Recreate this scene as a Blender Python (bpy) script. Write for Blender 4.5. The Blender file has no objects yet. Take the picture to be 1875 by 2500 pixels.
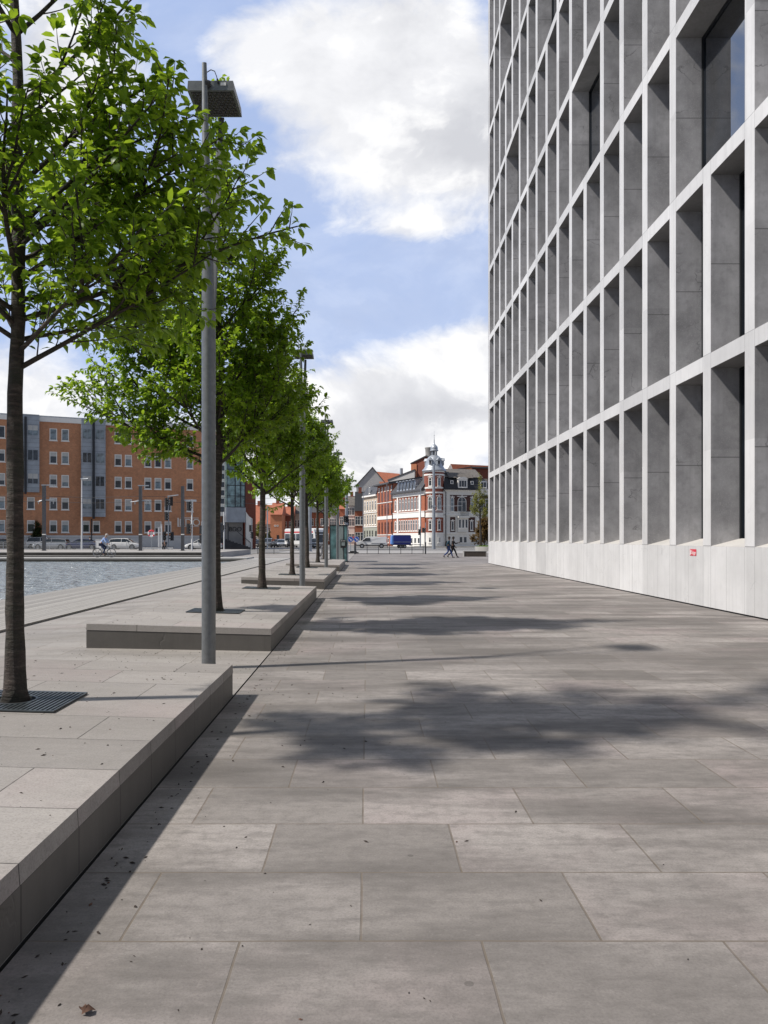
import bpy, bmesh, math, random
from mathutils import Vector, Matrix
R = math.radians
scn = bpy.context.scene
col = scn.collection
rnd = random.Random(7)

# ------------------------------------------------------------------ helpers
class MB:
    """collects simple shapes and links them as one mesh object"""
    def __init__(s): s.v = []; s.f = []; s.m = []
    def add(s, vs, fs, mi=0):
        b = len(s.v); s.v += [tuple(v) for v in vs]
        for f in fs: s.f.append([b + i for i in f]); s.m.append(mi)
        return s
    def box(s, x0, x1, y0, y1, z0, z1, mi=0, skip=''):
        vs = [(x0,y0,z0),(x1,y0,z0),(x1,y1,z0),(x0,y1,z0),(x0,y0,z1),(x1,y0,z1),(x1,y1,z1),(x0,y1,z1)]
        fs = {'b':(0,3,2,1),'t':(4,5,6,7),'f':(0,1,5,4),'r':(1,2,6,5),'k':(2,3,7,6),'l':(3,0,4,7)}
        return s.add(vs, [f for k, f in fs.items() if k not in skip], mi)
    def hexa(s, b, t, mi=0):
        return s.add(list(b)+list(t), [(0,3,2,1),(4,5,6,7),(0,1,5,4),(1,2,6,5),(2,3,7,6),(3,0,4,7)], mi)
    def quad(s, a, b, c, d, mi=0): return s.add([a,b,c,d], [(0,1,2,3)], mi)
    def prism(s, poly, axis, a0, a1, mi=0):
        """poly: 2D outline (counter-clockwise), pushed along axis 'x','y' or 'z'"""
        def P(p, a): return {'x':(a,p[0],p[1]),'y':(p[0],a,p[1]),'z':(p[0],p[1],a)}[axis]
        n = len(poly); vs = [P(p,a0) for p in poly]+[P(p,a1) for p in poly]
        fs = [tuple(range(n))[::-1], tuple(range(n,2*n))]+[(i,(i+1)%n,n+(i+1)%n,n+i) for i in range(n)]
        return s.add(vs, fs, mi)
    def ring(s, outer, inner, y0, y1, mi=0):
        """frame between two outlines in the xz plane, from y0 (front) to y1"""
        n = len(outer); vs = [(p[0],y0,p[1]) for p in outer]+[(p[0],y0,p[1]) for p in inner]+[(p[0],y1,p[1]) for p in outer]+[(p[0],y1,p[1]) for p in inner]
        fs = []
        for i in range(n):
            j=(i+1)%n
            fs += [(i,j,n+j,n+i),(i,2*n+i,2*n+j,j),(n+i,n+j,3*n+j,3*n+i)]
        return s.add(vs, fs, mi)
    def tube(s, pts, rad, n=8, mi=0, caps=True):
        pts = [Vector(p) for p in pts]; k = len(pts)
        if not hasattr(rad,'__len__'): rad = [rad]*k
        vs=[]; up=None
        for i,p in enumerate(pts):
            d=(pts[min(i+1,k-1)]-pts[max(i-1,0)])
            d = d.normalized() if d.length>1e-9 else Vector((0,0,1))
            if up is None: up = Vector((0,0,1)) if abs(d.z)<.9 else Vector((1,0,0))
            a=d.cross(up); a = a.normalized() if a.length>1e-6 else d.orthogonal().normalized()
            b=a.cross(d).normalized(); up=b
            for j in range(n):
                t=2*math.pi*j/n; q=p+(a*math.cos(t)+b*math.sin(t))*rad[i]; vs.append(q[:])
        fs=[]
        for i in range(k-1):
            for j in range(n):
                j2=(j+1)%n; fs.append((i*n+j,i*n+j2,(i+1)*n+j2,(i+1)*n+j))
        if caps: fs += [tuple(range(n))[::-1], tuple(range((k-1)*n,k*n))]
        return s.add(vs, fs, mi)
    def cyl(s, x,y,z0,z1,r0,r1=None,n=16,mi=0): return s.tube([(x,y,z0),(x,y,z1)],[r0,r1 if r1 is not None else r0],n,mi)
    def lathe(s, prof, n=24, c=(0,0,0), mi=0, a0=0, a1=360):
        full = a1-a0>=360; k=n if full else n+1; vs=[]
        for r,z in prof:
            for j in range(k):
                t=R(a0+(a1-a0)*j/n); vs.append((c[0]+r*math.cos(t),c[1]+r*math.sin(t),c[2]+z))
        fs=[]
        for i in range(len(prof)-1):
            for j in range(n):
                j2=(j+1)%k; fs.append((i*k+j,i*k+j2,(i+1)*k+j2,(i+1)*k+j))
        return s.add(vs,fs,mi)
    def wheel_ring(s, c, r0, r1, w, axis='y', n=24, mi=0):
        vs=[];cx,cy,cz=c
        for rr,ww in ((r0,-w),(r1,-w),(r1,w),(r0,w)):
            for j in range(n):
                t=2*math.pi*j/n; a,b=rr*math.cos(t),rr*math.sin(t)
                vs.append((cx+a,cy+ww,cz+b) if axis=='y' else (cx+ww,cy+a,cz+b))
        fs=[]
        for i in range(4):
            for j in range(n): fs.append((i*n+j,i*n+(j+1)%n,((i+1)%4)*n+(j+1)%n,((i+1)%4)*n+j))
        return s.add(vs,fs,mi)
    def disc(s, c, r, axis='y', n=24, mi=0):
        vs=[]
        for j in range(n):
            t=2*math.pi*j/n; a,b=r*math.cos(t),r*math.sin(t)
            vs.append({'y':(c[0]+a,c[1],c[2]+b),'x':(c[0],c[1]+a,c[2]+b),'z':(c[0]+a,c[1]+b,c[2])}[axis])
        return s.add(vs,[tuple(range(n))],mi)
    def xf(s, M):
        s.v=[tuple(M@Vector(v)) for v in s.v]; return s
    def mesh(s, name, mats, smooth=False, fix=True):
        me=bpy.data.meshes.new(name); me.from_pydata(s.v,[],s.f)
        for m in (mats if isinstance(mats,(list,tuple)) else [mats]): me.materials.append(m)
        me.polygons.foreach_set('material_index', s.m)
        if fix:
            bm=bmesh.new(); bm.from_mesh(me); bmesh.ops.recalc_face_normals(bm, faces=bm.faces[:]); bm.to_mesh(me); bm.free()
        if smooth:
            me.polygons.foreach_set('use_smooth',[True]*len(me.polygons))
            if smooth!='all':
                try: me.set_sharp_from_angle(angle=R(40))
                except Exception: pass
        me.update(); return me
    def build(s, name, mats, parent=None, smooth=False, fix=True, loc=None):
        return link(name, s.mesh(name,mats,smooth,fix), parent, loc)

def link(name, me, parent=None, loc=None, rotz=0):
    o=bpy.data.objects.new(name,me); col.objects.link(o)
    if parent is not None: o.parent=parent
    if loc is not None: o.location=loc
    if rotz: o.rotation_euler=(0,0,rotz)
    return o
def tag(o, label, cat, group=None, kind=None):
    if label: o['label']=label
    if cat: o['category']=cat
    if group: o['group']=group
    if kind: o['kind']=kind
    return o
def thing(name, label, cat, loc=(0,0,0), rotz=0, group=None):
    o=bpy.data.objects.new(name,None); col.objects.link(o); o.empty_display_size=.2
    o.location=loc; o.rotation_euler=(0,0,rotz)
    return tag(o,label,cat,group)
def struct(name, mb, mats, smooth=False, fix=True):
    o=mb.build(name,mats,None,smooth,fix); o['kind']='structure'; return o
def dup(root, label, loc, rotz=None, parent=None):
    c=root.copy(); col.objects.link(c); c.parent=parent
    if loc is not None: c.location=loc
    if rotz is not None: c.rotation_euler=(0,0,rotz)
    if label: c['label']=label
    for ch in list(root.children): dup_child(ch,c)
    return c
def dup_child(o,parent):
    c=o.copy(); col.objects.link(c); c.parent=parent
    for ch in list(o.children): dup_child(ch,c)
    return c

# ------------------------------------------------------------------ materials
class NT:
    def __init__(s, mat):
        s.nt=mat.node_tree; s.n=s.nt.nodes; s.l=s.nt.links
    def new(s,t,**k):
        n=s.n.new(t)
        for a,b in k.items():
            if a=='ins':
                for i,v in b.items():
                    if isinstance(v,bpy.types.NodeSocket): s.l.new(v,n.inputs[i])
                    else: n.inputs[i].default_value=v
            else: setattr(n,a,b)
        return n
    def math(s,op,a,b=0.0,c=None,clamp=False):
        n=s.new('ShaderNodeMath',operation=op,use_clamp=clamp)
        for i,v in enumerate((a,b) if c is None else (a,b,c)):
            if isinstance(v,bpy.types.NodeSocket): s.l.new(v,n.inputs[i])
            else: n.inputs[i].default_value=v
        return n.outputs[0]
    def mix(s,f,a,b,bt='MIX'):
        n=s.new('ShaderNodeMix',data_type='RGBA',blend_type=bt)
        for i,v in ((0,f),(6,a),(7,b)):
            if isinstance(v,bpy.types.NodeSocket): s.l.new(v,n.inputs[i])
            elif i==0: n.inputs[0].default_value=v
            else: n.inputs[i].default_value=(*v[:3],1)
        return n.outputs[2]
    def ramp(s,f,stops,interp='LINEAR'):
        n=s.new('ShaderNodeValToRGB'); n.color_ramp.interpolation=interp
        e=n.color_ramp.elements
        while len(e)<len(stops): e.new(.5)
        for i,(p,c) in enumerate(stops):
            e[i].position=p; e[i].color=(*(c if hasattr(c,'__len__') else (c,c,c)),1)
        s.l.new(f,n.inputs[0]); return n.outputs[0]
    def pos(s,kind='Object',scale=(1,1,1),rot=(0,0,0),loc=(0,0,0)):
        if kind=='World': o=s.new('ShaderNodeNewGeometry').outputs['Position']
        else: o=s.new('ShaderNodeTexCoord').outputs[kind]
        m=s.new('ShaderNodeMapping'); s.l.new(o,m.inputs[0])
        m.inputs['Scale'].default_value=scale; m.inputs['Rotation'].default_value=rot; m.inputs['Location'].default_value=loc
        return m.outputs[0]
    def noise(s,vec,scale,detail=4,rough=.55,out='Fac'):
        n=s.new('ShaderNodeTexNoise',ins={'Vector':vec,'Scale':scale,'Detail':detail,'Roughness':rough}); return n.outputs[out]
def newmat(name):
    m=bpy.data.materials.new(name); m.use_nodes=True
    t=NT(m); b=t.n['Principled BSDF']; return m,t,b
def mat(name, c, rough=.6, var=.15, scale=6, metal=0, bump=0, fine=0, spec=.5, coat=0, kind='Object'):
    """plain painted, stone or metal surface with soft blotches and grain"""
    m,t,b=newmat(name); p=t.pos(kind)
    n1=t.noise(p,scale,5,.6); c0=[x*(1-var) for x in c]; c1=[min(1,x*(1+var)) for x in c]
    colr=t.ramp(n1,[(.3,c0),(.7,c1)])
    if fine:
        n2=t.noise(p,fine,2,.5); colr=t.mix(t.math('MULTIPLY',n2,.35),colr,[x*.6 for x in c])
    t.l.new(colr,b.inputs['Base Color'])
    b.inputs['Roughness'].default_value=rough; b.inputs['Metallic'].default_value=metal
    b.inputs['Specular IOR Level'].default_value=spec
    if coat: b.inputs['Coat Weight'].default_value=coat; b.inputs['Coat Roughness'].default_value=.08
    if bump:
        bp=t.new('ShaderNodeBump',ins={'Height':t.noise(p,fine or scale*6,4,.6),'Strength':bump,'Distance':.02})
        t.l.new(bp.outputs[0],b.inputs['Normal'])
    return m
def glass(name, tint=(.02,.03,.04), rough=.05):
    """window glass over a dark room: dark, mirror-like, slightly wavy"""
    m,t,b=newmat(name); p=t.pos('Object')
    t.l.new(t.ramp(t.noise(p,1.3,3),[(.35,[x*.5 for x in tint]),(.65,[min(1,x*1.6) for x in tint])]),b.inputs['Base Color'])
    b.inputs['Roughness'].default_value=rough; b.inputs['Specular IOR Level'].default_value=.9
    bp=t.new('ShaderNodeBump',ins={'Height':t.noise(p,.9,1),'Strength':.08,'Distance':.05}); t.l.new(bp.outputs[0],b.inputs['Normal'])
    return m
def slab_mat(name, bw, bh, c1, c2, mort, off, msize=.008, rough=.75, pink=.35, dark=.5, rot=0, stain_shade=1.0):
    """stone paving: slabs in running bond, each with a tone of its own, stains and painted tree shade, pores and sandy joints"""
    m,t,b=newmat(name)
    p=t.pos('World',loc=off,rot=(0,0,rot))
    w=t.new('ShaderNodeTexNoise',ins={'Vector':p,'Scale':1.7,'Detail':3}).outputs['Color']
    wv=t.new('ShaderNodeVectorMath',operation='MULTIPLY_ADD',ins={0:w,1:(.012,.012,0),2:p}).outputs[0]
    br=t.new('ShaderNodeTexBrick',offset=.5,ins={'Vector':wv,'Color1':(0,0,0,1),'Color2':(1,1,1,1),'Mortar':(.5,.5,.5,1),'Scale':1.0,'Mortar Size':msize,'Mortar Smooth':.3,'Bias':0.0,'Brick Width':bw,'Row Height':bh})
    tone=t.new('ShaderNodeSeparateColor',ins={0:br.outputs['Color']}).outputs[0]
    base=t.ramp(tone,[(0,[x*.87 for x in c1]),(.07,[x*.94 for x in c1]),(.14,c1),(.6,c2),(1,[x*1.05 for x in c2])])
    # pinkish slabs
    h=t.math('FRACT',t.math('MULTIPLY',tone,7.31))
    blot=t.noise(p,.9,4,.6)
    pk=t.math('MULTIPLY',t.math('GREATER_THAN',h,.6),t.math('MULTIPLY',t.ramp(blot,[(.4,0.),(.65,1.)]),pink),clamp=True)
    base=t.mix(pk,base,(c2[0]*1.10,c2[1]*.92,c2[2]*.97))
    # large stains, partly soft tree shade put into the colour; streaks, pores
    st=t.noise(t.pos('World',scale=(.35,1.2,1)),1.1,6,.65)
    base=t.mix(t.math('MULTIPLY',t.ramp(st,[(.44,0.),(.66,1.)]),1.15*dark*stain_shade,clamp=True),base,[x*.45 for x in c1])
    st0=t.noise(t.pos('World',scale=(.5,.9,1),loc=(5,2,0)),.42,5,.6)
    base=t.mix(t.math('MULTIPLY',t.ramp(st0,[(.46,0.),(.62,1.)]),.75*dark*stain_shade),base,[x*.5 for x in c1])
    st2=t.noise(t.pos('World',scale=(1,3.,1)),4.5,6,.7)
    base=t.mix(t.math('MULTIPLY',t.ramp(st2,[(.48,0.),(.72,1.)]),.75*dark),base,[x*.5 for x in c1])
    md=t.noise(p,13,6,.72)
    base=t.mix(t.math('MULTIPLY',t.ramp(md,[(.47,0.),(.68,1.)]),.55*dark),base,[x*.5 for x in c1])
    gr=t.noise(p,95,3,.7)
    base=t.mix(t.math('MULTIPLY',t.ramp(gr,[(.45,0.),(.72,1.)]),.42),base,[x*.35 for x in c1])
    lt=t.noise(t.pos('World',loc=(3,8,1)),38,3,.7)
    base=t.mix(t.math('MULTIPLY',t.ramp(lt,[(.58,0.),(.78,1.)]),.16),base,[min(1,x*1.55) for x in c2])
    spot=t.new('ShaderNodeTexVoronoi',ins={'Vector':p,'Scale':1.6,'Randomness':1.0}).outputs['Distance']
    base=t.mix(t.math('MULTIPLY',t.math('LESS_THAN',spot,.028),.55*dark),base,[x*.25 for x in c1])
    jn=t.noise(p,9,3,.6)
    base=t.mix(t.math('MULTIPLY',br.outputs['Fac'],t.ramp(jn,[(.3,.55),(.62,1.)])),base,mort)
    t.l.new(base,b.inputs['Base Color'])
    t.l.new(t.ramp(st,[(.3,rough-.12),(.7,rough+.12)]),b.inputs['Roughness'])
    b.inputs['Specular IOR Level'].default_value=.35
    hgt=t.math('ADD',t.math('MULTIPLY',br.outputs['Fac'],-1.0),t.math('ADD',t.math('MULTIPLY',gr,.16),t.math('MULTIPLY',st2,.25)))
    bp=t.new('ShaderNodeBump',ins={'Height':hgt,'Strength':.5,'Distance':.008}); t.l.new(bp.outputs[0],b.inputs['Normal'])
    return m
def brick_mat(name, c1, c2, mort, scale=1.0, dirt=.3):
    """brickwork, courses of 8 cm, with blotches of weather"""
    m,t,b=newmat(name); p=t.pos('Object')
    sx=t.new('ShaderNodeSeparateXYZ',ins={0:p}).outputs
    v=t.new('ShaderNodeCombineXYZ',ins={0:t.math('ADD',sx[0],sx[1]),1:sx[2]}).outputs[0]
    br=t.new('ShaderNodeTexBrick',ins={'Vector':v,'Color1':(*c1,1),'Color2':(*c2,1),'Mortar':(*mort,1),'Scale':scale,'Mortar Size':.01,'Brick Width':.24,'Row Height':.08})
    k=t.noise(p,.5,6,.65); base=t.mix(t.math('MULTIPLY',t.ramp(k,[(.45,0.),(.75,1.)]),dirt),br.outputs['Color'],[x*.45 for x in c1])
    k2=t.noise(p,2.3,5,.6); base=t.mix(t.math('MULTIPLY',t.ramp(k2,[(.45,0.),(.7,1.)]),.35),base,[min(1,x*1.35) for x in c2])
    t.l.new(base,b.inputs['Base Color']); b.inputs['Roughness'].default_value=.85
    return m

M={}
M['stone']=None
def stone_panels(name, c, joint_z0, pitch, frac, veins=.6, dark=.5, seamY=None, sw=.0026):
    """honed limestone with blotches, fossils, hairline cracks and a joint at half height"""
    m,t,b=newmat(name); p=t.pos('World')
    sp=t.new('ShaderNodeSeparateXYZ',ins={0:p}).outputs
    n1=t.noise(p,.8,6,.62); n2=t.noise(p,5,5,.65)
    base=t.ramp(n1,[(.28,[x*(1-.30*dark) for x in c]),(.72,[x*(1+.30*dark) for x in c])])
    # one tone per panel
    cell=t.new('ShaderNodeCombineXYZ',ins={0:t.math('FLOOR',t.math('MULTIPLY',sp[1],1/1.93)),1:t.math('FLOOR',t.math('DIVIDE',t.math('SUBTRACT',sp[2],joint_z0),pitch*.5))}).outputs[0]
    wn=t.new('ShaderNodeTexWhiteNoise',noise_dimensions='3D',ins={0:cell}).outputs['Value']
    base=t.mix(1.0,base,t.ramp(wn,[(0,.84),(1,1.1)]),'MULTIPLY')
    base=t.mix(t.math('MULTIPLY',t.ramp(n2,[(.5,0.),(.72,1.)]),.4*dark),base,[x*.6 for x in c])
    n3=t.noise(p,40,3,.7); base=t.mix(t.math('MULTIPLY',t.ramp(n3,[(.55,0.),(.72,1.)]),.3*dark),base,[min(1,x*1.7) for x in c])
    # rain streaks
    stk=t.noise(t.pos('World',scale=(5,5,.22)),1.6,5,.65)
    base=t.mix(t.math('MULTIPLY',t.ramp(stk,[(.5,0.),(.78,1.)]),.38),base,[x*.62 for x in c])
    # hairline cracks
    wv=t.new('ShaderNodeVectorMath',operation='MULTIPLY_ADD',ins={0:t.new('ShaderNodeTexNoise',ins={'Vector':p,'Scale':2.2,'Detail':5}).outputs['Color'],1:(.9,.9,.9),2:p}).outputs[0]
    ed=t.new('ShaderNodeTexVoronoi',feature='DISTANCE_TO_EDGE',ins={'Vector':wv,'Scale':.8}).outputs['Distance']
    ck=t.math('MULTIPLY',t.ramp(ed,[(.003,1.),(.013,0.)]),t.ramp(t.noise(p,1.1,2),[(.51,0.),(.62,1.)]))
    base=t.mix(t.math('MULTIPLY',ck,veins),base,[x*.42 for x in c])
    # joints: one at half height of every storey, one under every opening
    fz=t.math('FRACT',t.math('DIVIDE',t.math('SUBTRACT',sp[2],joint_z0),pitch))
    j=t.math('LESS_THAN',t.math('ABSOLUTE',t.math('SUBTRACT',fz,frac)),.0028)
    if seamY:
        fy=t.math('FRACT',t.math('DIVIDE',t.math('SUBTRACT',sp[1],seamY[0]),seamY[1]))
        for fr in seamY[2]:
            j=t.math('MAXIMUM',j,t.math('LESS_THAN',t.math('ABSOLUTE',t.math('SUBTRACT',fy,fr)),sw))
    base=t.mix(t.math('MULTIPLY',j,.65),base,[x*.25 for x in c])
    t.l.new(base,b.inputs['Base Color']); b.inputs['Roughness'].default_value=.55; b.inputs['Specular IOR Level'].default_value=.35
    bp=t.new('ShaderNodeBump',ins={'Height':t.math('SUBTRACT',t.math('MULTIPLY',n2,.5),ck),'Strength':.25,'Distance':.01}); t.l.new(bp.outputs[0],b.inputs['Normal'])
    return m
# ------------------------------------------------------------------ camera, light, sky
cam=bpy.data.cameras.new('camera'); co=bpy.data.objects.new('camera',cam); col.objects.link(co); scn.camera=co
co.location=(0,0,1.55); co.rotation_euler=(R(90),0,0)
cam.sensor_fit='HORIZONTAL'; cam.sensor_width=36; cam.lens=36*1662/1659
cam.shift_x=.0214; cam.shift_y=.035; cam.clip_end=6000; cam.clip_start=.05
SUN_EL,SUN_AZ=50.0,255.5
sl=bpy.data.lights.new('sun','SUN'); so=bpy.data.objects.new('sun',sl); col.objects.link(so)
sl.energy=4.9; sl.angle=R(2.0); sl.color=(1,.945,.87)
d=Vector((math.sin(R(SUN_AZ))*math.cos(R(SUN_EL)),math.cos(R(SUN_AZ))*math.cos(R(SUN_EL)),math.sin(R(SUN_EL))))
so.rotation_euler=d.to_track_quat('Z','Y').to_euler(); so.location=(-30,-10,40)
scn.view_settings.view_transform='Standard'; scn.view_settings.look='None'; scn.view_settings.exposure=0

w=bpy.data.worlds.new('World'); scn.world=w; w.use_nodes=True
t=NT(w); bg=t.n['Background']
sky=t.new('ShaderNodeTexSky',sky_type='NISHITA',sun_disc=False); sky.sun_elevation=R(SUN_EL); sky.sun_rotation=R(SUN_AZ)
sky.air_density=1.0; sky.dust_density=.6; sky.ozone_density=2.0
g=t.new('ShaderNodeTexCoord').outputs['Generated']
s=t.new('ShaderNodeSeparateXYZ',ins={0:g}).outputs
ya=t.math('MAXIMUM',t.math('ABSOLUTE',s[1]),.06)
A=t.math('DIVIDE',s[0],ya); E=t.math('DIVIDE',s[2],ya)      # bearing and height over the north horizon
pv=t.new('ShaderNodeCombineXYZ',ins={0:A,1:t.math('MULTIPLY',E,1.35),2:t.math('MULTIPLY',s[1],.3)}).outputs[0]
wp=t.new('ShaderNodeTexNoise',ins={'Vector':pv,'Scale':3.4,'Detail':4}).outputs['Color']
pw=t.new('ShaderNodeVectorMath',operation='MULTIPLY_ADD',ins={0:wp,1:(.16,.16,0),2:pv}).outputs[0]
pl=t.new('ShaderNodeVectorMath',operation='ADD',ins={0:pw,1:(.035,-.045,0)}).outputs[0]   # looked up towards the sun, for relief
def fb(v): return t.math('ADD',t.math('MULTIPLY',t.noise(v,5.2,10,.57),.9),t.math('MULTIPLY',t.noise(v,1.9,3,.5),.55))
n1=fb(pw); n1b=fb(pl); n2=t.noise(pw,17,8,.62); n3=t.noise(pv,2.1,5,.5)
def blob(a0,e0,sa,se,amp):
    q=t.math('ADD',t.math('POWER',t.math('DIVIDE',t.math('SUBTRACT',A,a0),sa),2.0),t.math('POWER',t.math('DIVIDE',t.math('SUBTRACT',E,e0),se),2.0))
    return t.math('MULTIPLY',t.math('EXPONENT',t.math('MULTIPLY',q,-1.0)),amp)
BL=[(.03,.66,.16,.13,.46),(.10,.53,.11,.085,.46),(-.13,.63,.09,.07,.22),(-.40,.60,.10,.11,.40),(.055,.405,.06,.020,.22),
    (.15,.215,.075,.085,.50),(.02,.165,.11,.07,.42),(-.12,.12,.18,.06,.32),(-.46,.17,.13,.07,.40),(.0,.04,.9,.06,.30),
    (-.02,.315,.17,.055,-.40),(-.21,.40,.07,.14,-.34),(-.10,.40,.06,.08,-.20),(-.245,.66,.035,.10,-.22)]
dens=None
for bb in BL:
    x=blob(*bb); dens=x if dens is None else t.math('ADD',dens,x)
dsum=t.math('ADD',dens,t.math('ADD',n1,t.math('SUBTRACT',t.math('MULTIPLY',n2,.30),.20)))
cov=t.ramp(dsum,[(.70,0.),(.79,.32),(.90,.78),(1.04,1.)])
cov=t.math('MAXIMUM',cov,t.math('MULTIPLY',t.ramp(t.math('ADD',n3,t.math('MULTIPLY',n2,.25)),[(.45,0.),(.85,1.)]),.30))
# grey undersides: thick parts, low bands; bright tops where the cloud thins towards the sun
rel=t.math('SUBTRACT',n1,n1b)
shade=t.ramp(t.math('ADD',t.math('MULTIPLY',t.noise(pw,2.9,6,.55),1.1),t.math('ADD',blob(.14,.53,.10,.06,.42),t.math('ADD',blob(.05,.085,.35,.035,.36),t.math('ADD',blob(.10,.165,.10,.020,.36),t.math('MULTIPLY',rel,-1.6))))),[(.46,0.),(1.08,1.)])
ccol=t.mix(shade,(8.7,8.75,9.0),(6.2,6.3,6.7))
ccol=t.mix(t.ramp(t.math('ADD',t.math('MULTIPLY',rel,2.2),t.math('MULTIPLY',n2,.6)),[(.30,0.),(.60,1.)]),ccol,(10.0,9.95,9.9))
skc=t.mix(.72,sky.outputs[0],(4.0,5.5,9.3))
skc=t.mix(t.ramp(E,[(.0,.35),(.45,0.)]),skc,(7.,7.6,9.))
# unseen sky overhead and behind, darkened and cleared to lower the fill light
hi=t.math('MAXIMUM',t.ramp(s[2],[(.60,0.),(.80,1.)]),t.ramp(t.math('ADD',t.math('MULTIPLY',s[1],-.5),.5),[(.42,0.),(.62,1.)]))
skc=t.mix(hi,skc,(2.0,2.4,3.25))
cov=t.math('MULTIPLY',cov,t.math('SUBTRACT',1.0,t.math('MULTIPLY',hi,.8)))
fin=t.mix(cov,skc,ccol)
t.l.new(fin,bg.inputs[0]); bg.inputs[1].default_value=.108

# ------------------------------------------------------------------ ground surfaces
M['paving']=slab_mat('paving',.93,.61,(.262,.239,.221),(.338,.309,.289),(.15,.125,.10),(.02+.465,-2.97+6.1,0),msize=.0055,rot=0,dark=.85)
M['side_paving']=slab_mat('side_paving',1.2,.61,(.31,.288,.266),(.36,.335,.31),(.17,.145,.115),(.4,.3,0),msize=.005,dark=.35,pink=.2)
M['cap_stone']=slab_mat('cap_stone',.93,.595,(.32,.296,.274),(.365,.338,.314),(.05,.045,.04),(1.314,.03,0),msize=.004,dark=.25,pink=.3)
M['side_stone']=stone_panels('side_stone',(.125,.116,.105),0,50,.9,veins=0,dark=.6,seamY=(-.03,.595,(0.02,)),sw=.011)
M['asphalt']=mat('asphalt',(.20,.195,.19),.85,.2,.25,fine=30)
M['far_paving']=mat('far_paving',(.36,.34,.315),.8,.14,.3,fine=9)
M['quay_dark']=mat('quay_dark',(.055,.052,.047),.8,.4,1.2,fine=8)
M['quay_light']=mat('quay_light',(.36,.35,.33),.8,.15,.8,fine=6)
M['black']=mat('black_gap',(.012,.012,.012),.9,.2,4)
def hump(x,y):
    """the strip beside the basin climbs gently away from the promenade"""
    f=max(0,min(.0108*(y-6.4),.30)); f*= 1 if y<44 else max(0,1-(y-44)/10)
    g=max(0,min(1,(-1.33-x)/2.5))
    if x<-3.9: g=max(0,1-(-3.9-x)/2.05)
    return f*g
def grid(x0,x1,nx,y0,y1,ny,zf):
    mb=MB(); vs=[(x0+(x1-x0)*i/nx,y0+(y1-y0)*j/ny,zf(x0+(x1-x0)*i/nx,y0+(y1-y0)*j/ny)) for j in range(ny+1) for i in range(nx+1)]
    fs=[(j*(nx+1)+i,j*(nx+1)+i+1,(j+1)*(nx+1)+i+1,(j+1)*(nx+1)+i) for j in range(ny) for i in range(nx)]
    return mb.add(vs,fs)
gm=MB(); gm.quad((-2500,-600,-1.6),(2500,-600,-1.6),(2500,3000,-1.6),(-2500,3000,-1.6)); struct('ground',gm,M['asphalt'],fix=False)
gm=MB(); gm.quad((-1.312,-14,0),(7.6,-14,0),(7.6,80,0),(-1.312,80,0)).quad((7.6,48.6,0),(40,48.6,0),(40,80,0),(7.6,80,0)); struct('promenade',gm,M['paving'],fix=False)
side=grid(-6.03,-1.33,24,-14,62,80,hump); struct('side_pavement',side,M['side_paving'],fix=False)
gm=MB(); gm.quad((-12,62,0),(-1.33,62,0),(-1.33,80,0),(-12,80,0)); struct('plaza',gm,M['side_paving'],fix=False)
gm=MB(); gm.quad((-1.33,-14,-.03),(-1.312,-14,-.03),(-1.312,80,-.03),(-1.33,80,-.03)).quad((-1.33,-14,-.03),(-1.33,80,-.03),(-1.33,80,0),(-1.33,-14,0)).quad((-1.312,-14,-.03),(-1.312,80,-.03),(-1.312,80,0),(-1.312,-14,0)); struct('drain_channel',gm,M['black'],fix=False)

# boardwalk: each board is pattern of one deck; the deck stands a little proud of the paving, dark gap along it
mw,t,b=newmat('deck_wood'); p=t.pos('World')
sp=t.new('ShaderNodeSeparateXYZ',ins={0:p}).outputs
fx=t.math('FRACT',t.math('DIVIDE',sp[0],.148)); ix=t.math('FLOOR',t.math('DIVIDE',sp[0],.148))
wn=t.new('ShaderNodeTexWhiteNoise',noise_dimensions='1D',ins={'W':ix}).outputs['Value']
fy=t.math('FRACT',t.math('ADD',t.math('DIVIDE',sp[1],3.2),t.math('MULTIPLY',wn,3.7)))
gap=t.math('MAXIMUM',t.math('LESS_THAN',fx,.06),t.math('LESS_THAN',fy,.003))
gr=t.noise(t.pos('World',scale=(30,1.2,1)),1.5,5,.65)
base=t.mix(gr,(.22,.205,.185),(.42,.40,.37)); base=t.mix(1.0,base,t.ramp(wn,[(0,.75),(1,1.12)]),'MULTIPLY')
base=t.mix(gap,base,(.025,.023,.02)); t.l.new(base,b.inputs['Base Color']); b.inputs['Roughness'].default_value=.75
M['deck']=mw
gm=MB(); gm.box(-9.1,-6.09,-14,57.0,-.06,.035,0); gm.box(-6.085,-6.03,-14,60.5,-.3,.004,1); gm.box(-9.02,-6.1,-14,56.9,-.5,-.065,1)
struct('boardwalk',gm,[M['deck'],M['black']])
# basin water
mwat,t,b=newmat('basin_water'); p=t.pos('World',scale=(1,.75,1))
n1=t.noise(p,1.1,3,.55); n2=t.noise(t.pos('World',scale=(1,1,1),rot=(0,0,.5)),3.2,3,.55)
b.inputs['Base Color'].default_value=(.31,.35,.37,1); b.inputs['Roughness'].default_value=.16; b.inputs['IOR'].default_value=1.33; b.inputs['Specular IOR Level'].default_value=.6
hh=t.math('ADD',t.math('MULTIPLY',n1,1.0),t.math('MULTIPLY',n2,.35))
bp=t.new('ShaderNodeBump',ins={'Height':hh,'Strength':1.0,'Distance':.85}); t.l.new(bp.outputs[0],b.inputs['Normal'])
M['water']=mwat
gm=MB(); gm.quad((-120,-14,-.14),(-9.0,-14,-.14),(-9.0,58,-.14),(-120,58,-.14)); struct('basin_water',gm,mwat,fix=False)
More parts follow.
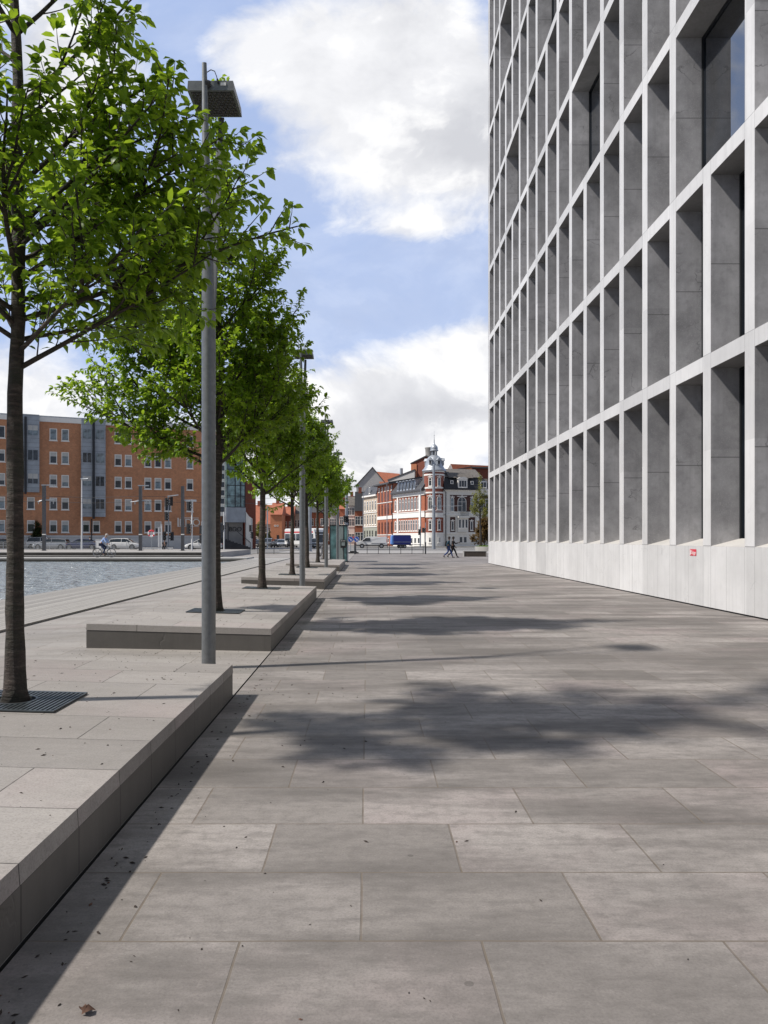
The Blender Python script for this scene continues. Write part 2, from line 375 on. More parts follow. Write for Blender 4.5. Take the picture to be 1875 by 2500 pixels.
# far edge of the basin: landing deck, a dark step, the quay
gm=MB(); gm.box(-120,-9.0,57.02,61,-1,.125,0); gm.box(-120,-9.0,56.98,57.015,-1,.03,1); gm.box(-9.0,-6.09,57.02,61,-1,.03,0); struct('landing',gm,[M['quay_light'],M['quay_dark']])
gm=MB(); gm.box(-120,-11.6,61.0,61.9,-1,.20,1); gm.box(-120,-11.6,60.9,61.6,.2,.225,0); gm.box(-120,-12,62.0,62.06,-1,.44,1); gm.box(-120,-12,62.0,62.5,.44,.475,0); gm.box(-120,-12,62.5,79,-1,.47,2)
struct('quay',gm,[M['quay_light'],M['quay_dark'],M['far_paving']])
# street, lanes and far ground
gm=MB(); gm.quad((-400,79,-.01),(-12,79,-.01),(-12,80,-.01),(-400,80,-.01)).quad((-1500,80,-.01),(1500,80,-.01),(1500,3000,-.01),(-1500,3000,-.01)); struct('street',gm,M['asphalt'],fix=False)
M['road_white']=mat('road_white',(.72,.71,.68),.7,.12,2,fine=12)
M['street_light']=mat('street_light',(.34,.325,.31),.8,.15,.3,fine=8)
gm=MB(); gm.quad((-10,81,.0),(42,81,.0),(42,101,.0),(-10,101,.0)); struct('cycle_path',gm,M['street_light'],fix=False)
def marks(name, quads):
    gm=MB()
    for x0,x1,y0,y1,z in quads: gm.quad((x0,y0,z),(x1,y0,z),(x1,y1,z),(x0,y1,z))
    return struct(name,gm,M['road_white'],fix=False)
marks('crosswalk_marking',[(-24.5,-17.5,128+4*i,130.4+4*i,.006) for i in range(5)])
marks('lane_marking',[(-22+7*i,-18.6+7*i,112,112.35,.006) for i in range(9)]+[(-60+9*i,-55+9*i,98,98.2,.006) for i in range(5)]+[(-12,40,123,123.3,.006),(-12,40,103,103.4,.006)])
# kerb between the paving and the street, and the far pavement
gm=MB(); gm.box(-12,42,80,80.3,-.3,.05,0); gm.box(-90,-20.5,108.2,108.5,-.3,.13,0); gm.box(9,60,149.6,150,-.3,.13,0); gm.box(-12,-9.5,104.5,110,-.3,.10,1); gm.box(-2,24,138.6,139,-.3,.12,0); gm.box(-2,24,139,139.6,-.3,.121,1)
struct('kerb',gm,[M['quay_light'],M['far_paving']])

# ------------------------------------------------------------------ raised stone platforms in a row
def platform(y0,y1,label):
    o=thing('stone_platform',label,'stone platform',(-2.6,y0,0),0,'raised stone platforms along the promenade')
    xl,xr=-3.88,-1.328; zl,zr=.38,.31
    def lx(x): return x+2.6
    L=y1-y0; mb=MB(); c=.085
    bev=.006
    mb.hexa([(lx(xl),0,zl-c),(lx(xr),0,zr-c),(lx(xr),L,zr-c),(lx(xl),L,zl-c)],[(lx(xl)+bev,bev,zl),(lx(xr)-bev,bev,zr),(lx(xr)-bev,L-bev,zr),(lx(xl)+bev,L-bev,zl)])
    mb.build('cap_slabs',M['cap_stone'],o)
    mb=MB(); e=.004
    # base panels set back a touch under the cap, with a shadow gap
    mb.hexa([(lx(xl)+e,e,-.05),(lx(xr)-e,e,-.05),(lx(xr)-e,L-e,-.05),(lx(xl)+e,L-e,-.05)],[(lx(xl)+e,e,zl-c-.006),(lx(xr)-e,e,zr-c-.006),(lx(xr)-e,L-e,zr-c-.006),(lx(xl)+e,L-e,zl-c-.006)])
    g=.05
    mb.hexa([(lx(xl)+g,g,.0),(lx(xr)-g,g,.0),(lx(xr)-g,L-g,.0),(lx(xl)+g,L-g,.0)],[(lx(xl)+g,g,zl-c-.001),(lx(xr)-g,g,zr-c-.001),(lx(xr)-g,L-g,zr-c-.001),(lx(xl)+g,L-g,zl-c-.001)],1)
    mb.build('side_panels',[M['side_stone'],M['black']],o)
    return o
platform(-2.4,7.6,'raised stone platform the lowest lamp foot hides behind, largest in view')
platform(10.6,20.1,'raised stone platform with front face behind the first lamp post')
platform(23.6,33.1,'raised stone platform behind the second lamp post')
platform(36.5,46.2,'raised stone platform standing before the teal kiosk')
def top_z(x): return .31+(-1.335-x)/2.545*.07

M['grate']=mat('grate_steel',(.10,.115,.12),.45,.25,8,metal=.6)
def grate(x,y,label):
    gw,gl=.43,.33
    o=thing('tree_grate',label,'tree grate',(x,y,top_z(x)+.004),0,'slotted steel grates round the tree trunks')
    o.rotation_euler=(0,math.atan(.07/2.545),0)
    mb=MB(); mb.box(-gw,gw,-gl,gl,0,.003); mb.build('shade_plate',M['black'],o)  # flat black plate, shade below the bars put into its colour
    mb=MB()
    for q in ((-gw,gw,-gl,-gl+.012),(-gw,gw,gl-.03,gl),(-gw,-gw+.012,-gl+.012,gl-.03),(gw-.012,gw,-gl+.012,gl-.03)): mb.box(*q,.004,.014)
    n=24
    for i in range(n):
        xx=-gw+.02+(2*gw-.04)*(i+.5)/n
        seg=[(-gl+.014,gl-.032)]
        if abs(xx)<.16:
            h=math.sqrt(.16**2-xx*xx); seg=[(-gl+.014,-h),(h,gl-.032)]
        for a,bb in seg: mb.box(xx-.008,xx+.008,a,bb,.004,.013)
    mb.build('bars',M['grate'],o)
    mb=MB(); mb.wheel_ring((0,0,0),.155,.168,.006,'y',28); mb.xf(Matrix.Translation((0,0,.010))@Matrix.Rotation(R(90),4,'X')); mb.build('collar',M['grate'],o)
# ------------------------------------------------------------------ street trees
def leaf_mat(name, dark, light, glow):
    m,t,b=newmat(name)
    r=t.new('ShaderNodeNewGeometry').outputs['Random Per Island']
    n=t.noise(t.pos('Object'),1.6,3)
    f=t.math('ADD',t.math('MULTIPLY',r,.6),t.math('MULTIPLY',n,.5))
    c=t.ramp(f,[(.2,dark),(.9,light)])
    t.l.new(c,b.inputs['Base Color']); b.inputs['Roughness'].default_value=.42; b.inputs['Specular IOR Level'].default_value=.4
    tr=t.new('ShaderNodeBsdfTranslucent'); t.l.new(t.mix(.75,c,glow),tr.inputs[0])
    mx=t.new('ShaderNodeMixShader',ins={0:.46}); t.l.new(b.outputs[0],mx.inputs[1]); t.l.new(tr.outputs[0],mx.inputs[2])
    t.l.new(mx.outputs[0],t.n['Material Output'].inputs[0]); return m
M['leaf']=leaf_mat('cherry_leaf',(.048,.112,.011),(.165,.285,.024),(.50,.70,.04))
M['leaf_pale']=leaf_mat('pale_leaf',(.12,.13,.035),(.26,.27,.07),(.40,.40,.08))
M['leaf_dark']=leaf_mat('dark_leaf',(.035,.05,.02),(.08,.10,.04),(.12,.15,.04))
M['leaf_rust']=leaf_mat('rust_leaf',(.12,.07,.03),(.22,.14,.05),(.3,.2,.05))
mb_,t,b=newmat('cherry_bark')
p=t.pos('Object',scale=(1,1,1)); band=t.noise(t.pos('Object',scale=(3,3,15)),2.2,6,.7); big=t.noise(p,5,5,.65)
c=t.ramp(band,[(.35,(.022,.016,.012)),(.55,(.058,.042,.034)),(.74,(.15,.12,.10))])
c=t.mix(t.ramp(big,[(.42,0.),(.7,1.)]),c,(.028,.030,.018)); t.l.new(c,b.inputs['Base Color']); b.inputs['Roughness'].default_value=.8
bp=t.new('ShaderNodeBump',ins={'Height':t.math('ADD',band,t.math('MULTIPLY',t.noise(p,28,4),.6)),'Strength':.9,'Distance':.03}); t.l.new(bp.outputs[0],b.inputs['Normal'])
M['bark']=mb_
M['twig']=mat('twig_bark',(.055,.042,.032),.8,.3,9)

from mathutils import noise as mnoise
def wander(p0,d0,L,seg,rng,up=.0,jit=.12):
    pts=[Vector(p0)]; d=Vector(d0).normalized()
    for i in range(seg):
        d=(d+Vector((rng.uniform(-jit,jit),rng.uniform(-jit,jit),rng.uniform(-jit,jit)+up))).normalized()
        pts.append(pts[-1]+d*(L/seg))
    return pts
def along(pts,t):
    k=min(int(t*(len(pts)-1)),len(pts)-2); f=t*(len(pts)-1)-k
    return pts[k].lerp(pts[k+1],f),(pts[k+1]-pts[k]).normalized()
class Leaves:
    def __init__(s): s.v=[]; s.f=[]
    def leaf(s,p,ax,up,L,W,droop,fold):
        sd=ax.cross(up)
        if sd.length<1e-4: return
        sd.normalize(); up=sd.cross(ax).normalized(); b=len(s.v)
        m=p+ax*(L*.5)+up*(L*.05); m2=p+ax*(L*.80)-up*(L*droop*.45); tp=p+ax*L-up*(L*droop)
        e=W*.5; fz=up*(e*fold)
        s.v+=[p[:],(p+ax*(L*.28)+sd*e*.90+fz)[:],(p+ax*(L*.28)-sd*e*.90+fz)[:],m[:],
              (p+ax*(L*.66)+sd*e*.95+fz-up*(L*droop*.2))[:],(p+ax*(L*.66)-sd*e*.95+fz-up*(L*droop*.2))[:],m2[:],tp[:]]
        s.f+=[(b,b+1,b+3),(b,b+3,b+2),(b+1,b+4,b+6,b+3),(b+3,b+6,b+5,b+2),(b+4,b+7,b+6),(b+6,b+7,b+5)]
    def mesh(s,name,m):
        me=bpy.data.meshes.new(name); me.from_pydata(s.v,[],s.f); me.materials.append(m)
        me.polygons.foreach_set('use_smooth',[True]*len(me.polygons)); me.update(); return me

def dress(twig,lv,rng,t0,step,L,W):
    """leaves set alternately along a twig, tips hanging, and a tuft at its end"""
    n=max(2,int((twig[-1]-twig[0]).length/step)); side=1
    for i in range(n+1):
        t=t0+(1-t0)*i/n; p,d=along(twig,min(t,.999)); side=-side
        lat=d.cross(Vector((0,0,1)));
        if lat.length<.05: lat=d.orthogonal()
        lat.normalize()
        for q in range(2 if rng.random()<.55 else 1):
            ax=(d*rng.uniform(.25,.9)+lat*side*rng.uniform(.35,1.0)*(1 if q==0 else -1)+Vector((rng.uniform(-.3,.3),rng.uniform(-.3,.3),rng.uniform(-1.0,.15)))).normalized()
            up=Vector((rng.uniform(-.5,.5),rng.uniform(-.5,.5),1))
            l=L*rng.uniform(.68,1.2); lv.leaf(p+ax*.015,ax,up,l,W*l/L*rng.uniform(.85,1.1),rng.uniform(.05,.35),rng.uniform(.1,.45))
    p,d=along(twig,.999)
    for q in range(4):
        ax=(d*.8+Vector((rng.uniform(-.6,.6),rng.uniform(-.6,.6),rng.uniform(-1.1,.1)))).normalized()
        l=L*rng.uniform(.8,1.25); lv.leaf(p,ax,Vector((rng.uniform(-.4,.4),rng.uniform(-.4,.4),1)),l,W*l/L,rng.uniform(.1,.4),.3)

def tree_meshes(seed,H,r0,first,nlimb,reach,leafL=.082,leafW=.043,step=.043,extra=(),lm='leaf',dens=1.0,bulge=.25,lean=(0,0),sparse=1.0,thin=0,tw_s=1.0,el0=26,el1=32,zthin=4.2,hi=1.0,clip=None):
    rng=random.Random(seed); bark=MB(); lv=Leaves()
    k=14; trunk=[]; x=y=0
    for i in range(k+1):
        z=-.06+(H-.7)*i/k; trunk.append((x,y,z))
        if i>2: x+=rng.uniform(-.03,.03)+lean[0]/k; y+=rng.uniform(-.03,.03)+lean[1]/k
    rad=[max(.012,r0*(1.0-.62*(i/k)**.8) if i/k<.45 else r0*(.69-.66*((i/k-.45)/.55))) for i in range(k+1)]
    rad[0]=r0*1.28
    # trunk with fine rings so the bark can be a little uneven
    tv=[]; tr=[]
    for i in range(k):
        for q in range(4):
            f=q/4; a=Vector(trunk[i]).lerp(Vector(trunk[i+1]),f); tv.append(a); tr.append((rad[i]*(1-f)+rad[i+1]*f)*(1+rng.uniform(-.035,.035)))
    tv.append(Vector(trunk[-1])); tr.append(rad[-1]); bark.tube(tv,tr,18)
    for q in range(len(tv)*18):                         # knots, flutes and a root flare
        v=Vector(bark.v[q]); c=tv[q//18]; o=v-c; nz=mnoise.noise(Vector((o.x*14,o.y*14,v.z*5+seed)))*.11+mnoise.noise(Vector((o.x*40,o.y*40,v.z*16)))*.06
        fl=max(0,1-(v.z+.06)/.22)**2*(.30+.35*mnoise.noise(Vector((o.x*25,o.y*25,seed)))); v2=c+o*(1+nz+fl); bark.v[q]=(v2.x,v2.y,v.z)
    T=[Vector(p) for p in trunk]
    def zpt(z): return along(T,max(0,min(.999,(z+.06)/(H-.64))))[0]
    def twigs(limb,Ln,lev0):
        n=int(Ln/.098*dens*(lev0 if lev0<1 and lev0>0 else 1))
        for j in range(n):
            t=.10+.90*(j+rng.random()*.8)/n
            if t>.98: continue
            p,d=along(limb,t); az=rng.uniform(0,6.283)
            if clip and p.x>clip(p.z)+.1: continue
            side=d.orthogonal().normalized(); side=Matrix.Rotation(az,3,d)@side
            dd=(d*rng.uniform(.5,1.1)+side*rng.uniform(.6,1.0)+Vector((0,0,rng.uniform(-.05,.35)))).normalized()
            l=rng.uniform(.22,.62)*(1.15-.55*t)*min(1.2,.55+Ln*.35)*tw_s
            tw=wander(p,dd,l,4,rng,.05,.16); bark.tube(tw,[.0065,.005,.004,.003,.002],4,1,caps=False)
            dress(tw,lv,rng,.12,step*sparse,leafL,leafW)
            if l>.38:
                for q in range(2):
                    p2,d2=along(tw,rng.uniform(.3,.8)); s2=Matrix.Rotation(rng.uniform(0,6.28),3,d2)@d2.orthogonal().normalized()
                    tw2=wander(p2,(d2*.8+s2*.8).normalized(),l*.5,3,rng,.05,.15); bark.tube(tw2,[.004,.003,.003,.002],4,1,caps=False)
                    dress(tw2,lv,rng,.1,step*sparse,leafL,leafW)
        if not(clip and limb[-1].x>clip(limb[-1].z)): dress(limb[len(limb)//2:],lv,rng,.1,step*1.3*sparse,leafL,leafW)
    def limb(z,az,el,L,up=.06,rr=None,jit=.10):
        p=zpt(z); d=Vector((math.cos(az)*math.cos(el),math.sin(az)*math.cos(el),math.sin(el)))
        pts=wander(p,d,L,9,rng,up,jit); rr=rr or min(.034,.011+.0085*L)
        if clip: pts=[q for i,q in enumerate(pts) if i<3 or q.x<clip(q.z)]
        m_=len(pts)-1; bark.tube(pts,[rr*(1-.85*i/m_)+.002 for i in range(m_+1)],7)
        twigs(pts,L,(1-thin) if z>zthin else 1)
        if L>1.15:
            for q in range(3):
                tt=rng.uniform(.25,.6); p2,d2=along(pts,tt); s=Matrix.Rotation(rng.uniform(0,6.28),3,d2)@d2.orthogonal().normalized(); s.z=abs(s.z)*.7
                l2=L*rng.uniform(.38,.6); sub=wander(p2,(d2+s*.8).normalized(),l2,6,rng,.06,.12)
                if clip: sub=[q for i,q in enumerate(sub) if i<2 or q.x<clip(q.z)-.1]
                m_=len(sub)-1; bark.tube(sub,[rr*.5*(1-.8*i/m_)+.002 for i in range(m_+1)],6); twigs(sub,l2,1)
    az=rng.uniform(0,6.28)
    for i in range(nlimb):
        f=i/(nlimb-1); z=first+(H-.9-first)*(f**1.08); az+=2.4+rng.uniform(-.35,.35)
        prof=(1-f)**.75*(1+bulge*math.sin(f*3.14)); L=max(.5,reach*prof*(hi if z>3.7 else 1))*rng.uniform(.82,1.12)
        limb(z,az,R(el0+el1*f+rng.uniform(-9,9)),L)
    for e in extra: limb(*e)
    top=wander(zpt(H-.75),(0,0,1),.8,5,rng,.1,.1); bark.tube(top,[.014,.011,.009,.007,.005,.003],5); twigs(top,1.0,0)
    return bark.mesh('trunk',[M['bark'],M['twig']],smooth='all',fix=False), lv.mesh('crown',M[lm]), len(lv.f)//6
def tree(name,label,cat,meshes,loc,rotz=0,group=None,sc=1):
    o=thing(name,label,cat,loc,rotz,group); o.scale=(sc,sc,sc)
    link('trunk',meshes[0],o); link('crown',meshes[1],o); return o
# the first tree has the long low limb that reaches out past the lamp post
near=tree_meshes(11,8.9,.069,2.75,13,1.2,step=.046,leafL=.088,leafW=.044,dens=.92,thin=.5,tw_s=.82,el0=34,el1=24,hi=.58,zthin=3.4,clip=lambda z: 3.0 if z<3.85 else (1.85 if z<4.55 else (1.12 if z<5.2 else (1.25 if z<6.3 else 3.0))),extra=[
    (2.7,R(182),R(30),1.9,.01,.018,.08),(2.9,R(215),R(32),2.0,.01,.018,.08),(2.8,R(245),R(34),1.9,.01,.018,.08),(3.5,R(265),R(36),1.7,.01,.018,.08),(3.6,R(120),R(32),1.9,.01,.018,.08),(4.2,R(200),R(36),1.8,.01,.018,.08),(5.0,R(240),R(40),1.6,.01,.018,.08),(5.7,R(150),R(36),1.7,.01,.016,.08),(6.0,R(250),R(36),1.7,.01,.016,.08),(6.5,R(20),R(38),1.5,.01,.016,.08),(6.7,R(200),R(40),1.5,.01,.016,.08),(7.2,R(300),R(42),1.4,.01,.014,.08),(7.4,R(80),R(42),1.3,.01,.014,.08),  # mostly off-screen limbs, added for the shadow they cast on the paving
    
    (2.48,R(8),R(29),1.7,.008,.019,.05),(2.85,R(9),R(23),2.25,-.004,.021,.05),(2.6,R(-32),R(27),1.5,.01,.017,.06),(3.15,R(4),R(39),1.9,.0,.021,.05),
    (3.55,R(-6),R(40),1.75,.0,.019,.05),(3.85,R(10),R(44),1.4,.0,.018,.05),(4.45,R(2),R(43),1.35,.0,.017,.05),(5.0,R(12),R(46),1.1,.0,.016,.05),
    (3.0,R(38),R(26),1.6,.01,.018),(3.4,R(-22),R(28),1.5,.01,.018),(3.3,R(75),R(30),1.6,.02,.018),(2.7,R(58),R(22),1.5,.01,.017)])
va=tree_meshes(23,8.7,.080,2.35,38,1.95,step=.043,leafL=.095,leafW=.049,dens=.85,el0=32,el1=26,extra=[(2.5,R(184),R(24),2.85,.015,.026,.05),(2.9,R(172),R(28),2.75,.015,.026,.05),(3.3,R(192),R(30),2.4,.02,.024,.05),(3.9,R(180),R(34),2.0,.02,.022,.05),(2.7,R(-8),R(30),1.7,.03,.024)])
vb=tree_meshes(37,7.1,.090,2.3,28,1.95,step=.052,leafL=.115,leafW=.056,dens=.85)
vc=tree_meshes(52,6.9,.080,2.3,26,1.9,step=.056,leafL=.12,leafW=.058,dens=.85)
TX=-2.58; tg='cherry trees in a row on the stone platforms'
spec=[(near,-2.62,5.72,0,1,'cherry tree at the left edge whose dark trunk fills the frame side'),
      (va,-2.52,12.83,.0,1,'cherry tree whose trunk hides directly behind the first lamp post'),
      (vb,-2.58,18.8,.6,1,'cherry tree at far end of the second platform, trunk bare of posts'),
      (vc,-2.54,25.9,2.1,1,'cherry tree at near end of the third platform, left of second lamp'),
      (vb,-2.54,32.3,3.6,1.07,'cherry tree with slim trunk just right of the second lamp post'),
      (vc,-2.56,39.6,5.0,1.1,'cherry tree at near end of the fourth platform, beside third lamp'),
      (vb,-2.56,45.6,1.7,1.12,'cherry tree standing last in the row, next to the teal kiosk')]
for i,(me,x,y,rz,sc,lab) in enumerate(spec):
    tree('cherry_tree',lab,'tree',me,(x,y,top_z(x)),rz,tg,sc)
gl=['steel tree grate round the trunk at the left edge','steel tree grate behind the first lamp post','steel tree grate at far end of the second platform','steel tree grate at near end of the third platform','steel tree grate at far end of the third platform','steel tree grate at near end of the fourth platform','steel tree grate closest to the teal kiosk']
for (me,x,y,rz,sc,lab),g_ in zip(spec,gl): grate(x,y-.03,g_)

# fallen buds and bits of leaf, scattered thick on the platforms and thin on the promenade
M['bud']=mat('dry_bud',(.035,.025,.02),.9,.4,30)
M['dry_leaf']=mat('dry_leaf',(.09,.045,.028),.8,.4,20)
lit=MB(); rg=random.Random(5)
def bit(x,y,z,s):
    a=rg.uniform(0,6.28); c,sn=math.cos(a),math.sin(a); L=s*rg.uniform(.7,1.8); W=s*rg.uniform(.35,.7); h=s*rg.uniform(.3,.7)
    q=[(-L,0,0),(0,-W,.1*h),(L,0,.2*h),(0,W,0),(0,0,h)]
    lit.add([(x+c*u-sn*v,y+sn*u+c*v,z+ww) for u,v,ww in q],[(0,1,4),(1,2,4),(2,3,4),(3,0,4)],1 if rg.random()<.08 else 0)
for y0,y1 in ((1.5,7.5),(10.7,20),(23.7,33)):
    for i in range(int(42*(y1-y0))):
        x=rg.uniform(-3.8,-1.4); y=rg.uniform(y0,y1); bit(x,y,top_z(x)+.001,rg.choice((.005,.006,.008,.012)))
for i in range(300):
    x=rg.uniform(-1.25,-1.25+abs(rg.gauss(0,2.2))); y=rg.uniform(1.6,16); 
    if x<7.3: bit(x,y,.002,rg.choice((.004,.005,.006,.009,.012)))
for i in range(260):
    x=-1.20+abs(rg.gauss(0,.05)); y=rg.uniform(1.6,24); bit(x,y,.002,rg.choice((.005,.008,.012)))
for i in range(420):
    x=rg.uniform(-3.9,-1.4); y=rg.uniform(7.7,10.5); bit(x,y,hump(x,y)+.003,rg.choice((.005,.007,.010)))
for i in range(260):
    x=rg.uniform(-5.9,-3.95); y=rg.uniform(7.7,24); bit(x,y,hump(x,y)+.006,rg.choice((.005,.007,.010)))
lo=lit.build('leaf_litter',[M['bud'],M['dry_leaf']],fix=False); lo['kind']='stuff'; lo['label']='dark buds and leaf bits scattered over the paving'
# the one curled reddish leaf low on the promenade
dl=Leaves(); dl.leaf(Vector((-.93,2.50,.004)),Vector((.8,.5,.25)).normalized(),Vector((.1,-.2,1)),.045,.03,.3,.9); dl.leaf(Vector((-.925,2.505,.01)),Vector((-.4,.7,.2)).normalized(),Vector((.2,-.5,1)),.034,.024,.4,.9)
o=link('dry_leaf',dl.mesh('dry_leaf',M['dry_leaf'])); tag(o,'curled reddish dry leaf lying low on the promenade slabs','leaf')
# ------------------------------------------------------------------ stone grid office building along the promenade
FX=7.6; GP=1.93; Y0=15.5; K0,K1=-7,17; YK=lambda k:Y0+GP*k; Z0,ST,OH=1.39,4.28,3.94; NL=9; DP=.65
M['stone']=stone_panels('facade_stone',(.61,.603,.598),Z0,ST,.0001,veins=.15,dark=.28,seamY=(Y0-.4,1.93,(.004,.209)))
M['plinth']=stone_panels('plinth_stone',(.61,.603,.595),Z0,50,.5,veins=.25,dark=.32,seamY=(Y0-.4,1.93,(.004,.209,.62)))
M['reveal']=stone_panels('reveal_shade_stone',(.375,.372,.385),Z0,ST,.46,veins=.75,dark=1.3)  # same stone, darkened in colour for the grazing light on the sides
M['soffit']=stone_panels('soffit_shade_stone',(.23,.225,.225),Z0,ST,.7,veins=.2,dark=.8)  # underside shade put into a darker copy of the stone
M['sill']=mat('sill_stone',(.56,.54,.51),.55,.08,1.5,fine=20)
M['pane']=glass('facade_glass',(.006,.009,.014),.01); M['pane'].node_tree.nodes['Principled BSDF'].inputs['IOR'].default_value=2.3; M['pane'].node_tree.nodes['Bump'].inputs['Strength'].default_value=.015
M['win_frame']=mat('dark_window_frame',(.025,.028,.032),.4,.2,3,metal=.4)
M['core']=mat('dark_core',(.05,.05,.05),.9,.2,.5)
miss={(1,12),(2,1),(3,6),(5,9),(6,14),(7,3),(4,13),(7,11)}    # (storey, pillar) left out: a double opening
b_=thing('office_building','tall pale office block with a deep stone grid facade along the promenade','office building',(FX,YK(K0),0))
ox,oy=FX,YK(K0)
mb=MB(); yA,yB=0,YK(K1)+.02-oy
mb.box(0,16,yA,yB,.03,Z0-.006,0); mb.build('plinth',[M['plinth']],b_)
mb=MB(); mb.box(.02,16,yA+.01,yB-.01,-.2,.029); mb.build('shadow_gap',M['black'],b_)
mb=MB(); mb.prism([(.004,Z0-.0055),(DP,Z0-.0055),(DP,Z0+.17),(.004,Z0)],'y',yA,yB); mb.build('sill',M['sill'],b_)
PW=.40
pm=MB()                                             # one pillar: light front face, deep sides with their shade in the colour
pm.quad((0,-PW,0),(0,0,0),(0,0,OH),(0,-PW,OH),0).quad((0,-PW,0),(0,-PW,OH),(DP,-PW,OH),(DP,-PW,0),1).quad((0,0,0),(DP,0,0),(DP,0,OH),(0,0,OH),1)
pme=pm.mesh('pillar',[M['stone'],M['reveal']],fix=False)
def order(L,yc):
    u=FX/max(yc,1)*1662+794; v=1164-(Z0+ST*L+1-1.55)/max(yc,1)*1662
    return (0 if (yc>12.5 and u<1720 and v>-60) else 1, yc+L*1.2)
spots=sorted([(L,k) for L in range(NL) for k in range(K0+1,K1+1) if (L,k) not in miss], key=lambda c: order(c[0],YK(c[1])))
rest_p=MB()
for n_,(L,k) in enumerate(spots):
    q=(0,YK(k)-oy,Z0+ST*L)
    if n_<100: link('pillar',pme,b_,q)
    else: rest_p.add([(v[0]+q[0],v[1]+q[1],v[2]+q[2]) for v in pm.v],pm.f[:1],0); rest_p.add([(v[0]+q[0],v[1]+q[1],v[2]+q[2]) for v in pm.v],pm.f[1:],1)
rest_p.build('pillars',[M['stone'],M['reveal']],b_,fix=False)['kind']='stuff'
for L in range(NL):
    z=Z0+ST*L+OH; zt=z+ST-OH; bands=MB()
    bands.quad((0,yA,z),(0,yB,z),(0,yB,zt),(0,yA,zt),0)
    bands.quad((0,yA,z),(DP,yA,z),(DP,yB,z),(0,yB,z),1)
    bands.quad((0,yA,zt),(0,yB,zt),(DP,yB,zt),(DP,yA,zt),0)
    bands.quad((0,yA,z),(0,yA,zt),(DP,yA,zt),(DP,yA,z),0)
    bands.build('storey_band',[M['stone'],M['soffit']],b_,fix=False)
ztop=Z0+ST*NL
mb=MB(); mb.box(0,DP,yA,yB,ztop+.002,ztop+1.1,0); mb.build('parapet',M['stone'],b_)
# end wall at the far corner and the hidden mass behind the glass
mb=MB(); mb.box(0,16,yB+.003,yB+.12,.03,ztop+1.1); mb.build('end_wall',M['reveal'],b_)
mb=MB(); mb.box(DP+.10,16,yA,yB,Z0,ztop); mb.build('inner_core',M['core'],b_)
# windows: dark frame with one pane, set at the back of every opening
def win(wd):
    f=MB(); e=.05
    o=[(0,0),(wd,0),(wd,OH),(0,OH)]; i=[(e,e),(wd-e,e),(wd-e,OH-e),(e,OH-e)]
    f.ring(o,i,0,.07); f.xf(Matrix.Rotation(R(90),4,'Z')@Matrix.Scale(-1,4,(0,1,0)))
    g=MB(); g.quad((.045,e,e),(.045,wd-e,e),(.045,wd-e,OH-e),(.045,e,OH-e))
    return f.mesh('window',M['win_frame']), g.mesh('pane',M['pane'],fix=False)
wm={1:win(GP-PW),2:win(2*GP-PW)}
cells=[]
for L in range(NL):
    k=K0
    while k<K1:
        n=2 if (L,k+1) in miss else 1
        yc=YK(k)+.8; cells.append((L,k,n,yc)); k+=n
def shown(c): return order(c[0],c[3])
cells.sort(key=shown); rest=MB()
for i,(L,k,n,yc) in enumerate(cells):
    p_=(DP-.02,YK(k)-oy,Z0+ST*L)
    if i<100:
        f=link('window',wm[n][0],b_,p_); link('pane',wm[n][1],f)
    else:
        for me,mi in ((wm[n][0],0),(wm[n][1],1)):
            rest.add([(v.co.x+p_[0],v.co.y+p_[1],v.co.z+p_[2]) for v in me.vertices],[tuple(q.vertices) for q in me.polygons],mi)
rest.build('windows',[M['win_frame'],M['pane']],b_,fix=False)['kind']='stuff'

# little red label on the plinth
M['sign_red']=mat('sign_red',(.62,.03,.06),.4,.08,5)
M['white_paint']=mat('white_paint',(.80,.80,.78),.45,.06,3)
def text_mesh(txt,size,m,ext=.002,name='lettering'):
    cu=bpy.data.curves.new(name,'FONT'); cu.body=txt; cu.size=size; cu.extrude=ext; cu.align_x='CENTER'; cu.align_y='CENTER'
    ob=bpy.data.objects.new(name,cu); dg=bpy.context.evaluated_depsgraph_get()
    col.objects.link(ob); dg.update(); me=bpy.data.meshes.new_from_object(ob.evaluated_get(dg)); me.materials.clear(); me.materials.append(m)
    col.objects.unlink(ob); bpy.data.objects.remove(ob); return me
sg=thing('wall_label','small red label with white lettering on the pale plinth','sign',(FX-.004,17.95,1.235))
mb=MB(); mb.box(-.004,.0,-.17,.17,-.075,.075); mb.build('plate',M['sign_red'],sg)
mb=MB(); mb.prism([(-.045,-.055),(-.005,-.055),(.015,.06),(-.02,.06)],'x',-.007,-.0055); q=mb.build('mark',M['white_paint'],sg); q.scale=(1,-1,1); q.location=(0,.115,0)
lt=link('lettering',text_mesh('Stige',.125,M['white_paint'],.001),sg,(-.0065,-.03,-.005)); lt.rotation_euler=(R(90),0,R(-90))

